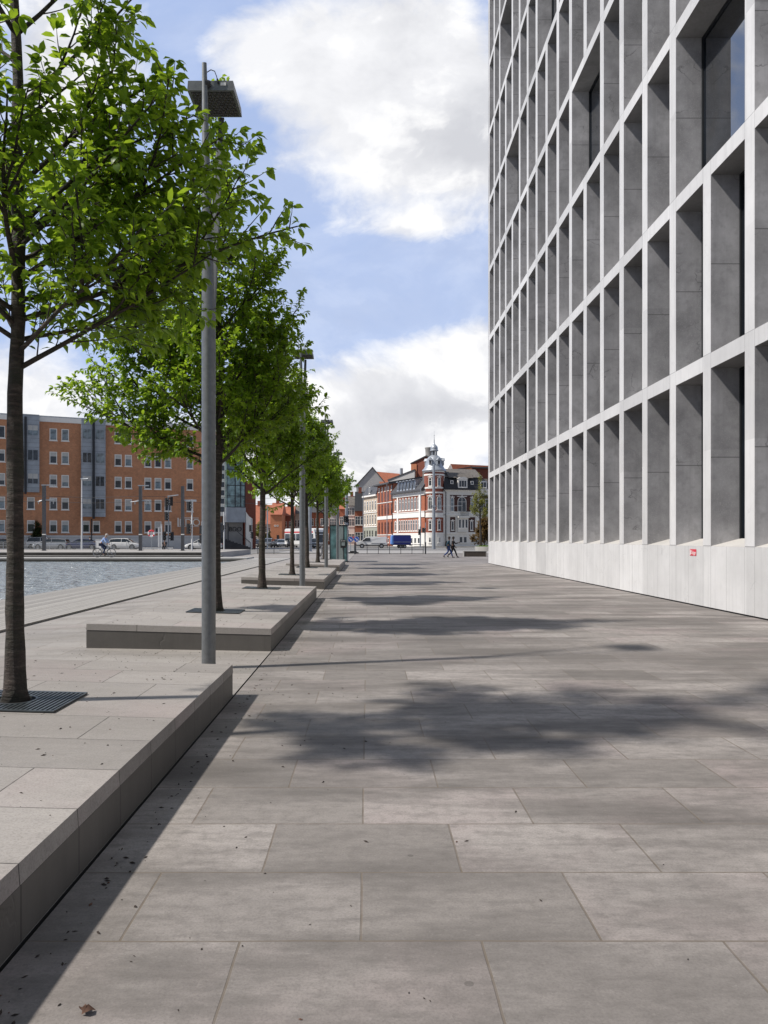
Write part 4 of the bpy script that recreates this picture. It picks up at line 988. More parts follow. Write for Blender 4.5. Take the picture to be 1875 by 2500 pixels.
# tower
tw=Matrix.Identity(4)
def tpart(prof,name,m,n=32): 
    q=MB(); q.lathe(prof,n); return q.build(name,m,v,smooth=True)
tr=2.0
tpart([(tr+.12,0),(tr+.12,2.6),(tr+.02,2.61)],'tower_base',M['render_white'])
tpart([(tr,2.6),(tr,15.0)],'tower_wall',M['brick_deep'])
tb=MB()
for z0,z1,e in ((2.6,2.8,.14),(5.8,6.1,.09),(6.12,6.75,.06),(7.0,7.14,.10),(10.55,10.85,.08),(11.5,11.8,.08),(14.1,14.4,.06),(14.75,15.0,.08)):
    tb.lathe([(tr-.01,z0),(tr+e,z0),(tr+e,z1),(tr-.01,z1)],32)
tb.build('tower_bands',M['trim'],v,smooth=True)
for ang in (-118,-66,-14):
    a=R(ang); base=Matrix.Rotation(a+R(90),4,'Z')@Matrix.Translation((0,-tr-.0,0))
    for zz,ww,hh,kd in ((.8,.6,1.1,'rect'),(3.3,.66,1.9,'point'),(7.35,.95,2.6,'arch'),(11.95,.72,1.75,'arch')):
        f=window(v,0,0,ww,hh,'trim',kd,mull=0 if ww<.9 else 1,trans=1,head=(kd!='rect'),e=.11,gm='sky_glass' if zz>7 and ang==-66 else 'house_glass'); f.matrix_local=base@Matrix.Translation((0,-.10 if zz<2 else .01,zz))
tpart([(tr+.05,15.0),(tr+.42,15.05),(tr+.40,15.25),(2.05,15.6),(1.75,16.2),(1.62,16.9),(1.45,17.5),(1.05,17.95),(.72,18.15),(.72,18.2),(0,18.2)],'dome',M['zinc'])
for ang in (-118,-66,-14,60,150):
    a=R(ang); q=MB(); q.box(-.34,.34,-1.95,-1.0,16.2,17.1,0); q.quad((-.2,-1.955,16.35),(.2,-1.955,16.35),(.2,-1.955,16.95),(-.2,-1.955,16.95),1)
    q.prism([(-.45,17.1),(.45,17.1),(0,17.65)],'y',-2.1,-1.0,0); q.xf(Matrix.Rotation(a+R(90),4,'Z')); q.build('dome_dormer',[M['zinc'],M['iron']],v)
q=MB()
for k in range(8): a=2*math.pi*k/8; q.cyl(.52*math.cos(a),.52*math.sin(a),18.2,19.1,.075,n=6)
q.build('lantern_columns',M['zinc'],v,smooth=True)
q=MB(); q.cyl(0,0,18.2,19.1,.22,n=10); q.build('lantern_core',M['slate'],v)
tpart([(0,19.1),(.85,19.1),(.85,19.2),(.72,19.35),(.74,19.65),(.66,19.95),(.42,20.25),(.2,20.45),(.11,20.7),(.07,21.4),(.03,22.2)],'onion_cap',M['zinc'],20)
q=MB(); q.lathe([(0,22.15),(.12,22.27),(0,22.4)],10); q.cyl(0,0,22.3,23.2,.02,.01,n=6); q.build('finial',M['zinc'],v,smooth=True)

# orange roofed houses behind the villa
o,L=local('rear_house','tile roofed house with pale gable behind the black mansard','house',(17.4,176),(24,176),'houses beyond the street')
mb=MB(); mb.prism([(0,0),(2.6,0),(2.6,16.4),(1.5,18.6),(0,16.0)],'y',0,8); mb.build('gable_wall',M['render_white'],o)
mb=MB(); mb.add([(1.5,-.1,18.7),(12,-.1,18.2),(12,-.2,15.2),(3.1,-.2,15.2)],[(0,1,2,3)]); mb.build('roof',M['tile'],o,fix=False)
o,L=local('rear_house','low red brick rooftop house with dark flat roof, behind the villa','house',(20.2,172),(30,172.5),'houses beyond the street')
mb=MB(); mb.box(0,L,.0,6,0,17.3); mb.build('wall',M['brick_deep'],o); mb=MB(); mb.prism([(-.01,15),(3.2,15),(3.2,17.6),(-.01,17.0)],'y',-.25,-.01); mb.build('gable_front',M['brick_bright'],o)
mb=MB(); mb.box(3.0,L+.1,-.5,6,17.32,17.65); mb.prism([(-.15,17.0),(3.2,17.62),(3.2,17.8),(-.15,17.2)],'y',-.3,6); mb.build('roof',M['slate'],o); window(o,2.4,15.2,.6,1.0,'trim',mull=0,y=-.26)
mb=MB(); mb.add([(9.2,-1,17.9),(14,-1,17.9),(14,-2,13.0),(9.2,-2,14.6)],[(0,1,2,3)]); mb.build('tiled_slope',M['tile'],o,fix=False)
# dark passage and hedge side right of the villa
o,L=local('passage_house','dark brick house end right of the villa, in shadow behind the hedge','house',(23.0,158),(31,158),'houses beyond the street')
mb=MB(); mb.box(0,L,0,8,0,10.5); mb.build('wall',M['brick_dark'],o); mb=MB(); mb.box(-.2,L,-.3,8,10.5,12.4); mb.build('roof',M['slate_brown'],o)
window(o,1.2,6.5,.8,1.6,'trim'); window(o,1.2,1.2,.8,1.6,'trim')
# ------------------------------------------------------------------ vehicles
def paint(name,c,rough=.28,metal=.0): return mat(name,c,rough,.06,1.5,metal=metal,coat=.6)
M['car_white']=paint('car_white',(.72,.72,.71)); M['car_silver']=paint('car_silver',(.36,.38,.41),.3,.5); M['car_navy']=paint('car_navy',(.025,.035,.10)); M['car_black']=paint('car_black',(.012,.013,.016)); M['car_grey']=paint('car_grey',(.16,.17,.18),.3,.4); M['car_blue']=paint('car_blue',(.12,.19,.27),.3,.3)
M['tyre']=mat('tyre_rubber',(.02,.02,.02),.85,.2,20); M['rim']=mat('alloy_rim',(.50,.51,.52),.3,.1,10,metal=.8)
M['car_glass']=glass('car_glass',(.02,.026,.03),.04); M['headlight']=mat('headlight_glass',(.75,.77,.8),.12,.1,20); M['taillight']=mat('tail_light',(.45,.02,.02),.2,.2,20); M['plate']=mat('number_plate',(.75,.75,.72),.5,.05,5); M['underside']=mat('car_underside',(.015,.015,.016),.9,.2,6)
def car(label,loc,rotz,body,kind='hatch',cat='car',group=None,name='parked_car'):
    """front of the car towards +x; lower body lofted from cross-sections, cabin of glass under a painted roof"""
    L,W,H,hood,belt,cab={'hatch':(4.0,1.74,1.50,.92,.98,[(-1.95,.0),(-1.72,.86),(-.9,1.),(.1,1.0),(.55,.88),(1.22,.0)]),
        'sedan':(4.6,1.80,1.44,.88,.95,[(-1.75,.0),(-.95,.84),(-.4,.98),(.2,1.0),(.55,.86),(1.30,.0)]),
        'wagon':(4.6,1.80,1.47,.90,.96,[(-2.22,.0),(-2.0,.80),(-1.1,.96),(.1,1.0),(.55,.86),(1.28,.0)]),
        'suv':(4.5,1.86,1.66,1.02,1.08,[(-2.15,.0),(-1.95,.86),(-1.1,1.),(.15,1.0),(.6,.86),(1.25,.0)])}[kind]
    o=thing(name,label,cat,loc,rotz,group); h=L/2; w=W/2
    st=[(-h,.42,.72,.86),(-h+.06,.30,belt-.10,.93),(-h+.35,.24,belt,.985),(-h*.5,.22,belt,1.0),(0,.22,belt-.01,1.0),(h*.45,.22,belt-.03,1.0),(h*.60,.22,hood+.02,.99),(h-.45,.24,hood-.07,.97),(h-.12,.28,hood-.20,.90),(h,.36,.62,.80)]
    mb=MB(); vs=[]
    for x,zb,zt,k in st:
        ww=w*k; zm=zb+(zt-zb)*.55
        vs+=[(x,-ww*.90,zb),(x,-ww*.985,zb+.10),(x,-ww,zm),(x,-ww*.965,zt-.06),(x,-ww*.87,zt),(x,ww*.87,zt),(x,ww*.965,zt-.06),(x,ww,zm),(x,ww*.985,zb+.10),(x,ww*.90,zb)]
    n=10; fs=[]
    for i in range(len(st)-1):
        for j in range(n): fs.append((i*n+j,i*n+(j+1)%n,(i+1)*n+(j+1)%n,(i+1)*n+j))
    fs+=[tuple(range(n)),tuple(range((len(st)-1)*n,len(st)*n))]; mb.add(vs,fs)
    for xx in (h-.80-.02,-h+.80):                      # dark wheel wells just proud of the flanks
        for s in (-1,1): mb.disc((xx,s*(w+.004),.36),.37,'y',20,1)
    mb.box(-h+.1,h-.1,-w*.8,w*.8,.16,.215,1)
    mb.box(h-.07,h+.006,-w*.42,w*.42,.42,.58,1)
    mb.build('body',[body,M['underside']],o,smooth=True)
    def z(x,f): return belt+(H-belt)*f
    g=MB(); vs=[]
    for x,f in cab: 
        wb=w*.88; wt=w*(.88-.20*f); vs+=[(x,-wb,belt-.03),(x,-wt,z(x,f)-.04*f),(x,wt,z(x,f)-.04*f),(x,wb,belt-.03)]
    fs=[]
    for i in range(len(cab)-1):
        for j in range(3): fs.append((i*4+j,i*4+j+1,(i+1)*4+j+1,(i+1)*4+j))
    g.add(vs,fs); g.build('windows',M['car_glass'],o,smooth=True)
    r=MB(); rr=cab[1:-1]; vs=[]
    for x,f in rr: wt=w*(.88-.20*f); vs+=[(x,-wt-.015,z(x,f)-.055),(x,-wt*.8,z(x,f)+.012),(x,wt*.8,z(x,f)+.012),(x,wt+.015,z(x,f)-.055)]
    fs=[(i*4+j,i*4+j+1,(i+1)*4+j+1,(i+1)*4+j) for i in range(len(rr)-1) for j in range(3)]; r.add(vs,fs)
    for s in (-1,1):
        for (xa,fa),(xb,fb) in ((cab[0],cab[1]),(cab[-1],cab[-2])):
            r.tube([(xa,s*w*.89,belt-.02),(xb,s*(w*(.88-.2*fb)+.008),z(xb,fb)-.05)],.038,6)
        xm=-.25; r.tube([(xm,s*w*.885,belt-.02),(xm,s*(w*.69+.006),z(xm,.98)-.05)],.035,6)
    r.build('roof',body,o,smooth=True)
    for xx in (h-.82,-h+.80):
        for s in (-1,1):
            t_=MB(); t_.wheel_ring((0,0,0),.20,.325,.10,'y',22); wl=t_.build('wheel',M['tyre'],o,smooth=True,loc=(xx,s*(w-.085),.325))
            t_=MB(); t_.disc((0,s*.075,0),.205,'y',18,1)
            for q in range(6):
                a=2*math.pi*q/6; t_.prism([(-.02,.03),(.02,.03),(.045,.2),(-.045,.2)],'y',s*.078 if s>0 else -.098,s*.098 if s>0 else -.078); 
                t_.v[-8:]=[(u_*math.cos(a)-w_*math.sin(a),v_,u_*math.sin(a)+w_*math.cos(a)) for u_,v_,w_ in t_.v[-8:]]
            t_.wheel_ring((0,s*.09,0),.185,.21,.012,'y',22); t_.build('rim',[M['rim'],M['underside']],wl)
    for s in (-1,1):
        t_=MB(); t_.hexa([(h-.30,s*w*.52,.62),(h-.03,s*w*.50,.60),(h-.10,s*w*.86,.62),(h-.42,s*w*.93,.66)],[(h-.34,s*w*.52,.76),(h-.10,s*w*.50,.72),(h-.17,s*w*.84,.74),(h-.46,s*w*.92,.79)]); t_.build('headlight',M['headlight'],o)
        t_=MB(); t_.box(-h-.012,-h+.12,min(s*w*.62,s*w*.90),max(s*w*.62,s*w*.90),.68,.84); t_.build('tail_light',M['taillight'],o)
        t_=MB(); t_.tube([(.62,s*w*.88,belt+.02),(.60,s*(w+.10),belt+.06),(.50,s*(w+.16),belt+.08)],[.03,.06,.07],7); t_.build('mirror',body,o,smooth=True)
        for xx in (-.05,-.95):
            t_=MB(); t_.box(xx-.22,xx-.06,min(s*w*.985,s*(w+.012)),max(s*w*.985,s*(w+.012)),belt-.17,belt-.14); t_.build('door_handle',body,o)
    t_=MB(); t_.box(h-.004,h+.014,-.26,.26,.42,.53); t_.build('number_plate',M['plate'],o)
    return o
cg='cars along the far side of the basin'; zS=.115
gm=MB(); gm.quad((-95,90,zS),(-21.5,90,zS),(-21.5,108.15,zS),(-95,108.15,zS)); gm.quad((-95,79.01,.3),(-21.5,79.01,.3),(-21.5,90,zS),(-95,90,zS)); struct('basin_road',gm,M['asphalt'],fix=False)
for q,(u,Y,body,kind,rz,lab) in enumerate([(8,102,'car_black','sedan',0,'black car half hidden behind the dark trunk of the first tree'),
    (96,106,'car_white','suv',0,'white car mostly hidden behind the silver estate car'),
    (112,101.6,'car_silver','wagon',180,'silver estate car by the basin railing beside the dark pole'),
    (179,101.6,'car_navy','sedan',180,'dark navy saloon car between the silver car and the cyclist'),
    (270,102,'car_white','hatch',0,'small white hatchback right of the cyclist'),
    (440,100,'car_white','sedan',180,'white saloon car partly behind the large lamp post')]):
    car(lab,(XY(u,Y),Y,zS),R(rz),M[body],kind,group=cg)
cq='cars waiting in the side street'
for u,Y,body,kind,rz,lab in [(561,142,'car_black','hatch',-100,'black car in the side street, half behind the second tree trunk'),
    (580,140,'car_grey','suv',-95,'grey car in the side street right of the tall white mast'),
    (595,150,'car_black','hatch',-92,'dark blue black car queuing behind the grey car'),
    (608,143,'car_silver','wagon',-84,'pale silver car at the head of the queue, left of slim trunk'),
    (631,141,'car_black','suv',-86,'black car facing the square beside the second lamp post'),
    (604,176,'car_blue','hatch',180,'pale blue car far off before the dark brick house'),
    (673,128,'car_grey','suv',-70,'dark grey car in front of the white and red bus'),
    (571,172,'car_white','hatch',180,'small white car far off before the rendered house')]:
    car(lab,(XY(u,Y),Y,0),R(rz),M[body],kind,group=cq)

# white panel van, nose to the left
def van(label,loc,rotz):
    o=thing('panel_van',label,'van',loc,rotz); w=.96; L=5.1
    prof=[(2.55,.45),(2.58,.85),(2.45,1.02),(1.75,1.22),(1.0,1.82),(.7,1.93),(-2.45,1.95),(-2.52,1.85),(-2.55,.45),(-2.3,.32),(2.3,.32)]
    mb=MB(); n=len(prof)
    def sec(s,k,dz): return [(x,s*k*(w if z_<1.15 else w-(z_-1.15)*.16),z_) for x,z_ in prof]
    inner=[(x*.985,z_) for x,z_ in prof]
    vs=sec(-1,1,0)+sec(1,1,0); mb.add(vs,[tuple(range(n))[::-1],tuple(range(n,2*n))]+[(i,(i+1)%n,n+(i+1)%n,n+i) for i in range(n)])
    for xx in (1.65,-1.65):
        for s in (-1,1): mb.disc((xx,s*(w+.004),.36),.40,'y',20,1)
    mb.box(-2.56,2.60,-w-.006,w+.006,.33,.50,1); mb.box(-2.3,.1,-w-.010,w+.010,.78,.83,1)
    b=mb.build('body',[M['car_white'],M['underside']],o)
    m2=b.modifiers.new('edge','BEVEL'); m2.width=.05; m2.segments=2; m2.limit_method='ANGLE'
    g=MB(); 
    for s in (-1,1): g.prism([(.25,1.18),(1.62,1.18),(1.02,1.70),(.3,1.72)],'y',s*(w-.06),s*(w-.005))
    for s in (-1,1): pass
    g.quad((1.80,-.84,1.24),(1.80,.84,1.24),(1.06,.76,1.83),(1.06,-.76,1.83)); g.build('windows',M['car_glass'],o)
    for xx in (1.65,-1.65):
        for s in (-1,1):
            t_=MB(); t_.wheel_ring((0,0,0),.2,.335,.11,'y',22); wl=t_.build('wheel',M['tyre'],o,smooth=True,loc=(xx,s*(w-.07),.335)); t_=MB(); t_.disc((0,s*.09,0),.21,'y',18); t_.wheel_ring((0,s*.1,0),.06,.1,.01,'y',12); t_.build('rim',M['rim'],wl)
    for s in (-1,1):
        t_=MB(); t_.box(2.38,2.62,min(s*.55,s*.9),max(s*.55,s*.9),.78,.98); t_.build('headlight',M['headlight'],o)
        t_=MB(); t_.box(-2.58,-2.5,min(s*.8,s*.92),max(s*.8,s*.92),1.0,1.5); t_.build('tail_light',M['taillight'],o)
        t_=MB(); t_.box(1.35,1.5,min(s*.96,s*1.14),max(s*.96,s*1.14),1.16,1.42); t_.build('mirror',M['iron'],o)
    return o
Y=131; van('white panel van parked with its nose to the left before the brick house',(XY(803,Y),Y,0),R(180))
# blue box trailer on two wheels
Y=129; M['tarp']=mat('blue_tarpaulin',(.018,.03,.22),.5,.15,1.2,bump=.2); M['tarp_end']=mat('pale_blue_panel',(.10,.25,.62),.5,.12,2)
o=thing('box_trailer','dark blue covered trailer standing unhitched beside the white van','trailer',(XY(867,Y),Y,0),R(8))
mb=MB(); mb.prism([(-1.5,.62),(1.5,.62),(1.5,2.05),(1.35,2.2),(-1.38,2.2),(-1.5,2.05)],'y',-.8,.8); mb.build('cover',M['tarp'],o)
mb=MB(); mb.box(-1.53,-1.503,-.8,.8,.62,2.12); mb.hexa([(-1.8,-.75,.7),(-1.531,-.79,.62),(-1.531,.79,.62),(-1.8,.75,.7)],[(-1.74,-.75,2.0),(-1.531,-.79,2.15),(-1.531,.79,2.15),(-1.74,.75,2.0)]); mb.build('front_panel',M['tarp_end'],o)
mb=MB(); mb.box(-1.5,1.5,-.82,.82,.50,.615); mb.tube([(-1.5,0,.5),(-2.5,0,.5)],.05,8); mb.tube([(-2.35,0,.5),(-2.35,0,.02)],.035,8); mb.box(1.5,1.56,-.8,.8,.42,.56); mb.build('chassis',M['iron'],o)
mb=MB(); mb.box(-1.5,1.5,-.83,-.815,1.0,1.06); mb.build('strap',M['zinc'],o)
for xx in (-.28,.42):
    for s in (-1,1):
        t_=MB(); t_.wheel_ring((0,0,0),.14,.29,.09,'y',20); wl=t_.build('wheel',M['tyre'],o,smooth=True,loc=(xx,s*.88,.29)); t_=MB(); t_.disc((0,s*.05,0),.15,'y',14); t_.build('rim',M['rim'],wl)
# white bus with a red band
Y=138; M['bus_red']=mat('bus_red',(.55,.05,.06),.35,.06,2)
o=thing('city_bus','white city bus with a red band, behind the second lamp post','bus',(XY(662,Y),Y,0),R(-50))
mb=MB(); prof=[(-5.2,.35),(4.3,.35),(4.5,.8),(4.25,2.4),(3.9,3.25),(3.5,3.42),(-4.9,3.42),(-5.2,3.2)]
mb.prism(prof,'y',-1.25,1.25); b_2=mb.build('body',M['car_white'],o); q=b_2.modifiers.new('edge','BEVEL'); q.width=.12; q.segments=3; q.limit_method='ANGLE'
mb=MB(); 
for x0,x1 in ((-5.0,-3.4),(-3.25,-1.6),(-1.45,.25),(.4,2.1),(2.25,3.85)): mb.prism([(x0,1.25),(x1,1.25),(x1-.05,2.45),(x0,2.45)],'y',-1.265,-1.252)
mb.add([(4.52,-1.1,.95),(4.52,1.1,.95),(4.18,1.1,2.75),(4.18,-1.1,2.75)],[(0,1,2,3)]); mb.build('windows',M['car_glass'],o)
mb=MB(); mb.box(-5.1,3.7,-1.262,-1.253,2.62,2.88); mb.build('red_band',M['bus_red'],o)
for xx in (-3.2,2.6):
    for s in (-1,1):
        t_=MB(); t_.wheel_ring((0,0,0),.25,.48,.14,'y',22); wl=t_.build('wheel',M['tyre'],o,smooth=True,loc=(xx,s*1.15,.48)); t_=MB(); t_.disc((0,s*.12,0),.27,'y',16); t_.build('rim',M['rim'],wl)
for s in (-1,1):
    t_=MB(); t_.box(4.40,4.54,min(s*.7,s*1.15),max(s*.7,s*1.15),.62,.82); t_.build('headlight',M['headlight'],o)

# ------------------------------------------------------------------ bicycles
M['bike']=mat('bike_black',(.02,.022,.025),.4,.2,12); M['chrome']=mat('bike_chrome',(.6,.6,.6),.25,.1,12,metal=.9); M['saddle']=mat('saddle_black',(.015,.015,.015),.6,.2,20)
def bicycle(label,loc,rotz,lean=0):
    """front towards +x, wheels 0.70 m"""
    o=thing('bicycle',label,'bicycle',loc,rotz); o.rotation_euler=(lean,0,rotz)
    r=.35; bx,fx=-.54,.54; bb=(-.08,0,.29); st=(-.24,0,.86); hd=(.36,0,.86); hl=(.40,0,.68)
    mb=MB(); T=lambda *p,rr=.016: mb.tube(p,rr,7)
    T(bb,st); T(st,(.36,0,.84)); T(bb,hl,rr=.018); T(hd,hl,rr=.019); T(bb,(bx,.04,r),rr=.01); T(bb,(bx,-.04,r),rr=.01); T((-.22,0,.78),(bx,.04,r),rr=.009); T((-.22,0,.78),(bx,-.04,r),rr=.009)
    mb.build('frame',M['bike'],o,smooth=True)
    mb=MB()
    for s in (-.045,.045): mb.tube([(.40,0,.67),(.43,s,.60),(.47,s,.48),(fx,s,r)],.011,6)
    mb.build('fork',M['bike'],o,smooth=True)
    mb=MB(); mb.tube([(.35,0,.86),(.34,0,1.02)],.013,6); mb.tube([(.14,-.27,1.0),(.30,-.25,1.04),(.36,-.10,1.03),(.36,.10,1.03),(.30,.25,1.04),(.14,.27,1.0)],.012,6); mb.build('handlebar',M['chrome'],o,smooth=True)
    mb=MB(); mb.tube([(-.44,0,.93),(-.34,0,.95),(-.22,0,.945),(-.12,0,.925)],[.03,.085,.06,.02],8); mb.tube([st,(-.27,0,.93)],.014,6); mb.build('saddle',M['saddle'],o,smooth=True)
    mb=MB(); mb.box(-.88,-.45,-.06,.06,.735,.75); mb.tube([(-.82,.055,.74),(bx,.055,r)],.007,5); mb.tube([(-.82,-.055,.74),(bx,-.055,r)],.007,5)
    for s in (-1,1):
        ar=[(bx+.385*math.cos(R(a)),0,r+.385*math.sin(R(a))) for a in range(20,171,15)]
    mb.tube(ar,.018,5); mb.build('rear_rack',M['bike'],o)
    mb=MB(); mb.tube([(-.08,.0,.29),(-.08,.001,.29)],.02,6); mb.wheel_ring((-.08,.05,.29),.075,.095,.004,'y',20); mb.tube([(-.08,.06,.29),(.0,.07,.15)],.01,5); mb.tube([(-.08,-.06,.29),(-.16,-.07,.43)],.01,5); mb.box(-.05,.05,.06,.16,.135,.155); mb.box(-.21,-.11,-.16,-.06,.425,.445); mb.build('pedals',M['bike'],o)
    for wx in (bx,fx):
        mb=MB(); n=36
        for i in range(n):
            pass
        ringp=[(r-.022)*1.0]
        vs=[];fs=[];m=8
        for i in range(n):
            a=2*math.pi*i/n
            for j in range(m):
                b=2*math.pi*j/m; rr=r-.020+.020*math.cos(b); vs.append((rr*math.cos(a),.020*math.sin(b),rr*math.sin(a)))
        for i in range(n):
            for j in range(m): fs.append((i*m+j,i*m+(j+1)%m,((i+1)%n)*m+(j+1)%m,((i+1)%n)*m+j))
        mb.add(vs,fs); wl=mb.build('wheel',M['tyre'],o,smooth=True,loc=(wx,0,r))
        mb=MB(); mb.wheel_ring((0,0,0),r-.052,r-.034,.011,'y',30); mb.tube([(0,-.05,0),(0,.05,0)],.022,8)
        for i in range(20):
            a=2*math.pi*i/20+.05; mb.tube([(.02*math.cos(a+.6),.03*(-1)**i,.02*math.sin(a+.6)),((r-.045)*math.cos(a),0,(r-.045)*math.sin(a))],.0022,3,caps=False)
        mb.build('rim',M['chrome'],wl)
    return o
# ------------------------------------------------------------------ people
M['skin']=mat('skin',(.42,.25,.18),.55,.08,14); M['skin_dark']=mat('skin_dark',(.13,.075,.05),.5,.1,14)
M['hair']=mat('dark_hair',(.02,.015,.012),.6,.3,40); M['shirt_blue']=mat('light_blue_shirt',(.30,.43,.72),.8,.12,9,bump=.2); M['navy_cloth']=mat('navy_trousers',(.02,.03,.075),.85,.2,9,bump=.2)
M['teal_cloth']=mat('teal_jacket',(.015,.055,.085),.8,.25,9,bump=.2); M['jeans']=mat('blue_jeans',(.035,.065,.19),.85,.25,9,bump=.2); M['black_cloth']=mat('black_clothes',(.015,.015,.018),.85,.3,9,bump=.2); M['grey_cloth']=mat('charcoal_coat',(.03,.03,.035),.85,.3,9); M['shoe']=mat('shoe_leather',(.05,.045,.045),.6,.2,20); M['white_cloth']=mat('white_shirt',(.75,.75,.75),.8,.08,9); M['helmet']=mat('pale_helmet',(.45,.42,.38),.5,.15,20)
def skinmesh(name,verts,edges,radii,m,parent,root=0,sub=2):
    """one continuous surface grown round connected joints"""
    bm=bmesh.new(); lay=bm.verts.layers.skin.verify(); vv=[]
    for p,r in zip(verts,radii):
        q=bm.verts.new(p); rr=r if hasattr(r,'__len__') else (r,r); q[lay].radius=rr; vv.append(q)
    vv[root][lay].use_root=True
    for a,b in edges: bm.edges.new((vv[a],vv[b]))
    me=bpy.data.meshes.new(name); bm.to_mesh(me); bm.free(); me.materials.append(m)
    o=link(name,me,parent); sk=o.modifiers.new('skin','SKIN'); sk.use_smooth_shade=True
    if sub: s=o.modifiers.new('smooth','SUBSURF'); s.levels=sub; s.render_levels=sub
    return o
def person(label,loc,rotz,J,top,legs,skin='skin',hair='hair',sleeve=1.0,helmet=False,bag=None,coat=0):
    """J: joints in metres, facing +x, left side +y. Keys: pelvis, chest, neck, head, and for s in 'LR': shoulder, elbow, wrist, hip, knee, ankle, toe"""
    o=thing('person',label,'person',loc,rotz); V={k:Vector(p) for k,p in J.items()}
    vs=[];rs=[];ed=[];ix={}
    def add(k,p,r,to=None):
        ix[k]=len(vs); vs.append(tuple(p)); rs.append(r)
        if to is not None: ed.append((ix[to],ix[k]))
    add('pelvis',V['pelvis'],(.135,.115)); add('waist',V['pelvis'].lerp(V['chest'],.45),(.125,.10),'pelvis'); add('chest',V['chest'],(.15,.115),'waist'); add('neck',V['neck'],.056,'chest')
    hd=V['head']; up=(hd-V['neck']).normalized()
    add('jaw',V['neck'].lerp(hd,.55)+Vector((.012,0,0)),.062,'neck'); add('face',hd+Vector((.01,0,0)),(.078,.09),'jaw'); add('crown',hd+up*.085,(.06,.068),'face')
    for s in 'LR':
        sy=1 if s=='L' else -1
        add('sh'+s,V['shoulder'+s],.058,'chest'); add('el'+s,V['elbow'+s],.041,'sh'+s); add('wr'+s,V['wrist'+s],.027,'el'+s)
        d=(V['wrist'+s]-V['elbow'+s]).normalized(); palm=V['wrist'+s]+d*.055; add('pa'+s,palm,(.038,.017),'wr'+s)
        sd=d.cross(Vector((0,1,0))); sd=sd.normalized() if sd.length>.1 else Vector((1,0,0)); cu=d.cross(sd).normalized()*(-sy)
        for f,(off,ln) in enumerate(((-.027,.068),(-.009,.078),(.009,.073),(.026,.058))):
            b=palm+d*.035+sd*off; add(f'f{f}a'+s,b,.0095,'pa'+s); add(f'f{f}b'+s,b+d*ln*.5+cu*.012,.0085,f'f{f}a'+s); add(f'f{f}c'+s,b+d*ln*.85+cu*.034,.007,f'f{f}b'+s)
        b=V['wrist'+s]+d*.03-sd*.036; add('t1'+s,b,.011,'pa'+s); add('t2'+s,b+d*.04-sd*.022+cu*.012,.009,'t1'+s)
        add('hi'+s,V['hip'+s],.092,'pelvis'); add('kn'+s,V['knee'+s],.058,'hi'+s); add('an'+s,V['ankle'+s],.038,'kn'+s); add('to'+s,V['toe'+s],(.032,.024),'an'+s)
    skinmesh('body',vs,ed,rs,M[skin],o)
    def P(k): return vs[ix[k]]
    fw=Vector((1,0,0)); nose=MB()
    c=hd+Vector((.085,0,-.005)); nose.hexa([(c.x,-.014,c.z-.025),(c.x+.028,-.010,c.z-.022),(c.x+.028,.010,c.z-.022),(c.x,.014,c.z-.025)],[(c.x,-.006,c.z+.03),(c.x+.006,-.004,c.z+.03),(c.x+.006,.004,c.z+.03),(c.x,.006,c.z+.03)])
    for s in (-1,1): nose.lathe([(0,-.03),(.016,-.012),(.018,.015),(0,.03)],8,(hd.x-.01,s*.088,hd.z))
    for s in (-1,1): nose.lathe([(0,-.009),(.011,0),(0,.009)],8,(hd.x+.083,s*.031,hd.z+.022),1)
    nose.box(hd.x+.079,hd.x+.089,-.024,.024,hd.z-.058,hd.z-.050,1); nose.xf(Matrix.Translation((0,hd.y,0)))
    nose.build('face',[M[skin],M['hair']],o)
    # clothes: garments of their own, a little wider than the body
    tv=[P('pelvis'),P('waist'),P('chest'),tuple(V['chest'].lerp(V['neck'],.62))]; tr=[(.150,.128),(.142,.118),(.166,.130),(.085,.075)]; te=[(0,1),(1,2),(2,3)]
    if coat: tv.append(tuple(V['pelvis']-Vector((0,0,coat)))); tr.append((.17,.15)); te.append((0,4))
    for s in 'LR':
        b=len(tv); tv+=[P('sh'+s),P('el'+s),tuple(V['elbow'+s].lerp(V['wrist'+s],.93*sleeve))]; tr+=[.073,.055,.042]; te+=[(2,b),(b,b+1),(b+1,b+2)]
    skinmesh('top',tv,te,tr,M[top],o)
    tv=[P('pelvis')]; tr=[(.143,.122)]; te=[]
    for s in 'LR':
        b=len(tv); tv+=[P('hi'+s),P('kn'+s),tuple(V['knee'+s].lerp(V['ankle'+s],.92))]; tr+=[.103,.072,.056]; te+=[(0,b),(b,b+1),(b+1,b+2)]
    skinmesh('trousers',tv,te,tr,M[legs],o)
    for s in 'LR':
        a=V['ankle'+s]; t_=V['toe'+s]; d=(t_-a); heel=a-Vector((d.x*.35,0,.03))
        skinmesh('shoe',[tuple(heel),tuple(a.lerp(t_,.5)-Vector((0,0,.012))),tuple(t_)],[(0,1),(1,2)],[(.042,.04),(.046,.036),(.036,.024)],M['shoe'],o)
    h=MB(); h.lathe([(.094,-.01),(.100,.03),(.094,.075),(.066,.115),(0,.133)],18); h.v=[(x*1.06-.012,y*.94,z) for x,y,z in h.v]
    h.add([(-.108,-.06,-.085),(-.112,.06,-.085),(-.11,.085,.03),(-.11,-.085,.03),(-.03,.097,-.01),(-.03,-.097,-.01)],[(0,1,2,3),(1,4,2),(0,3,5)])
    h.xf(Matrix.Translation(hd)); h.build('helmet' if helmet else 'hair',M['helmet' if helmet else hair],o,smooth='all')
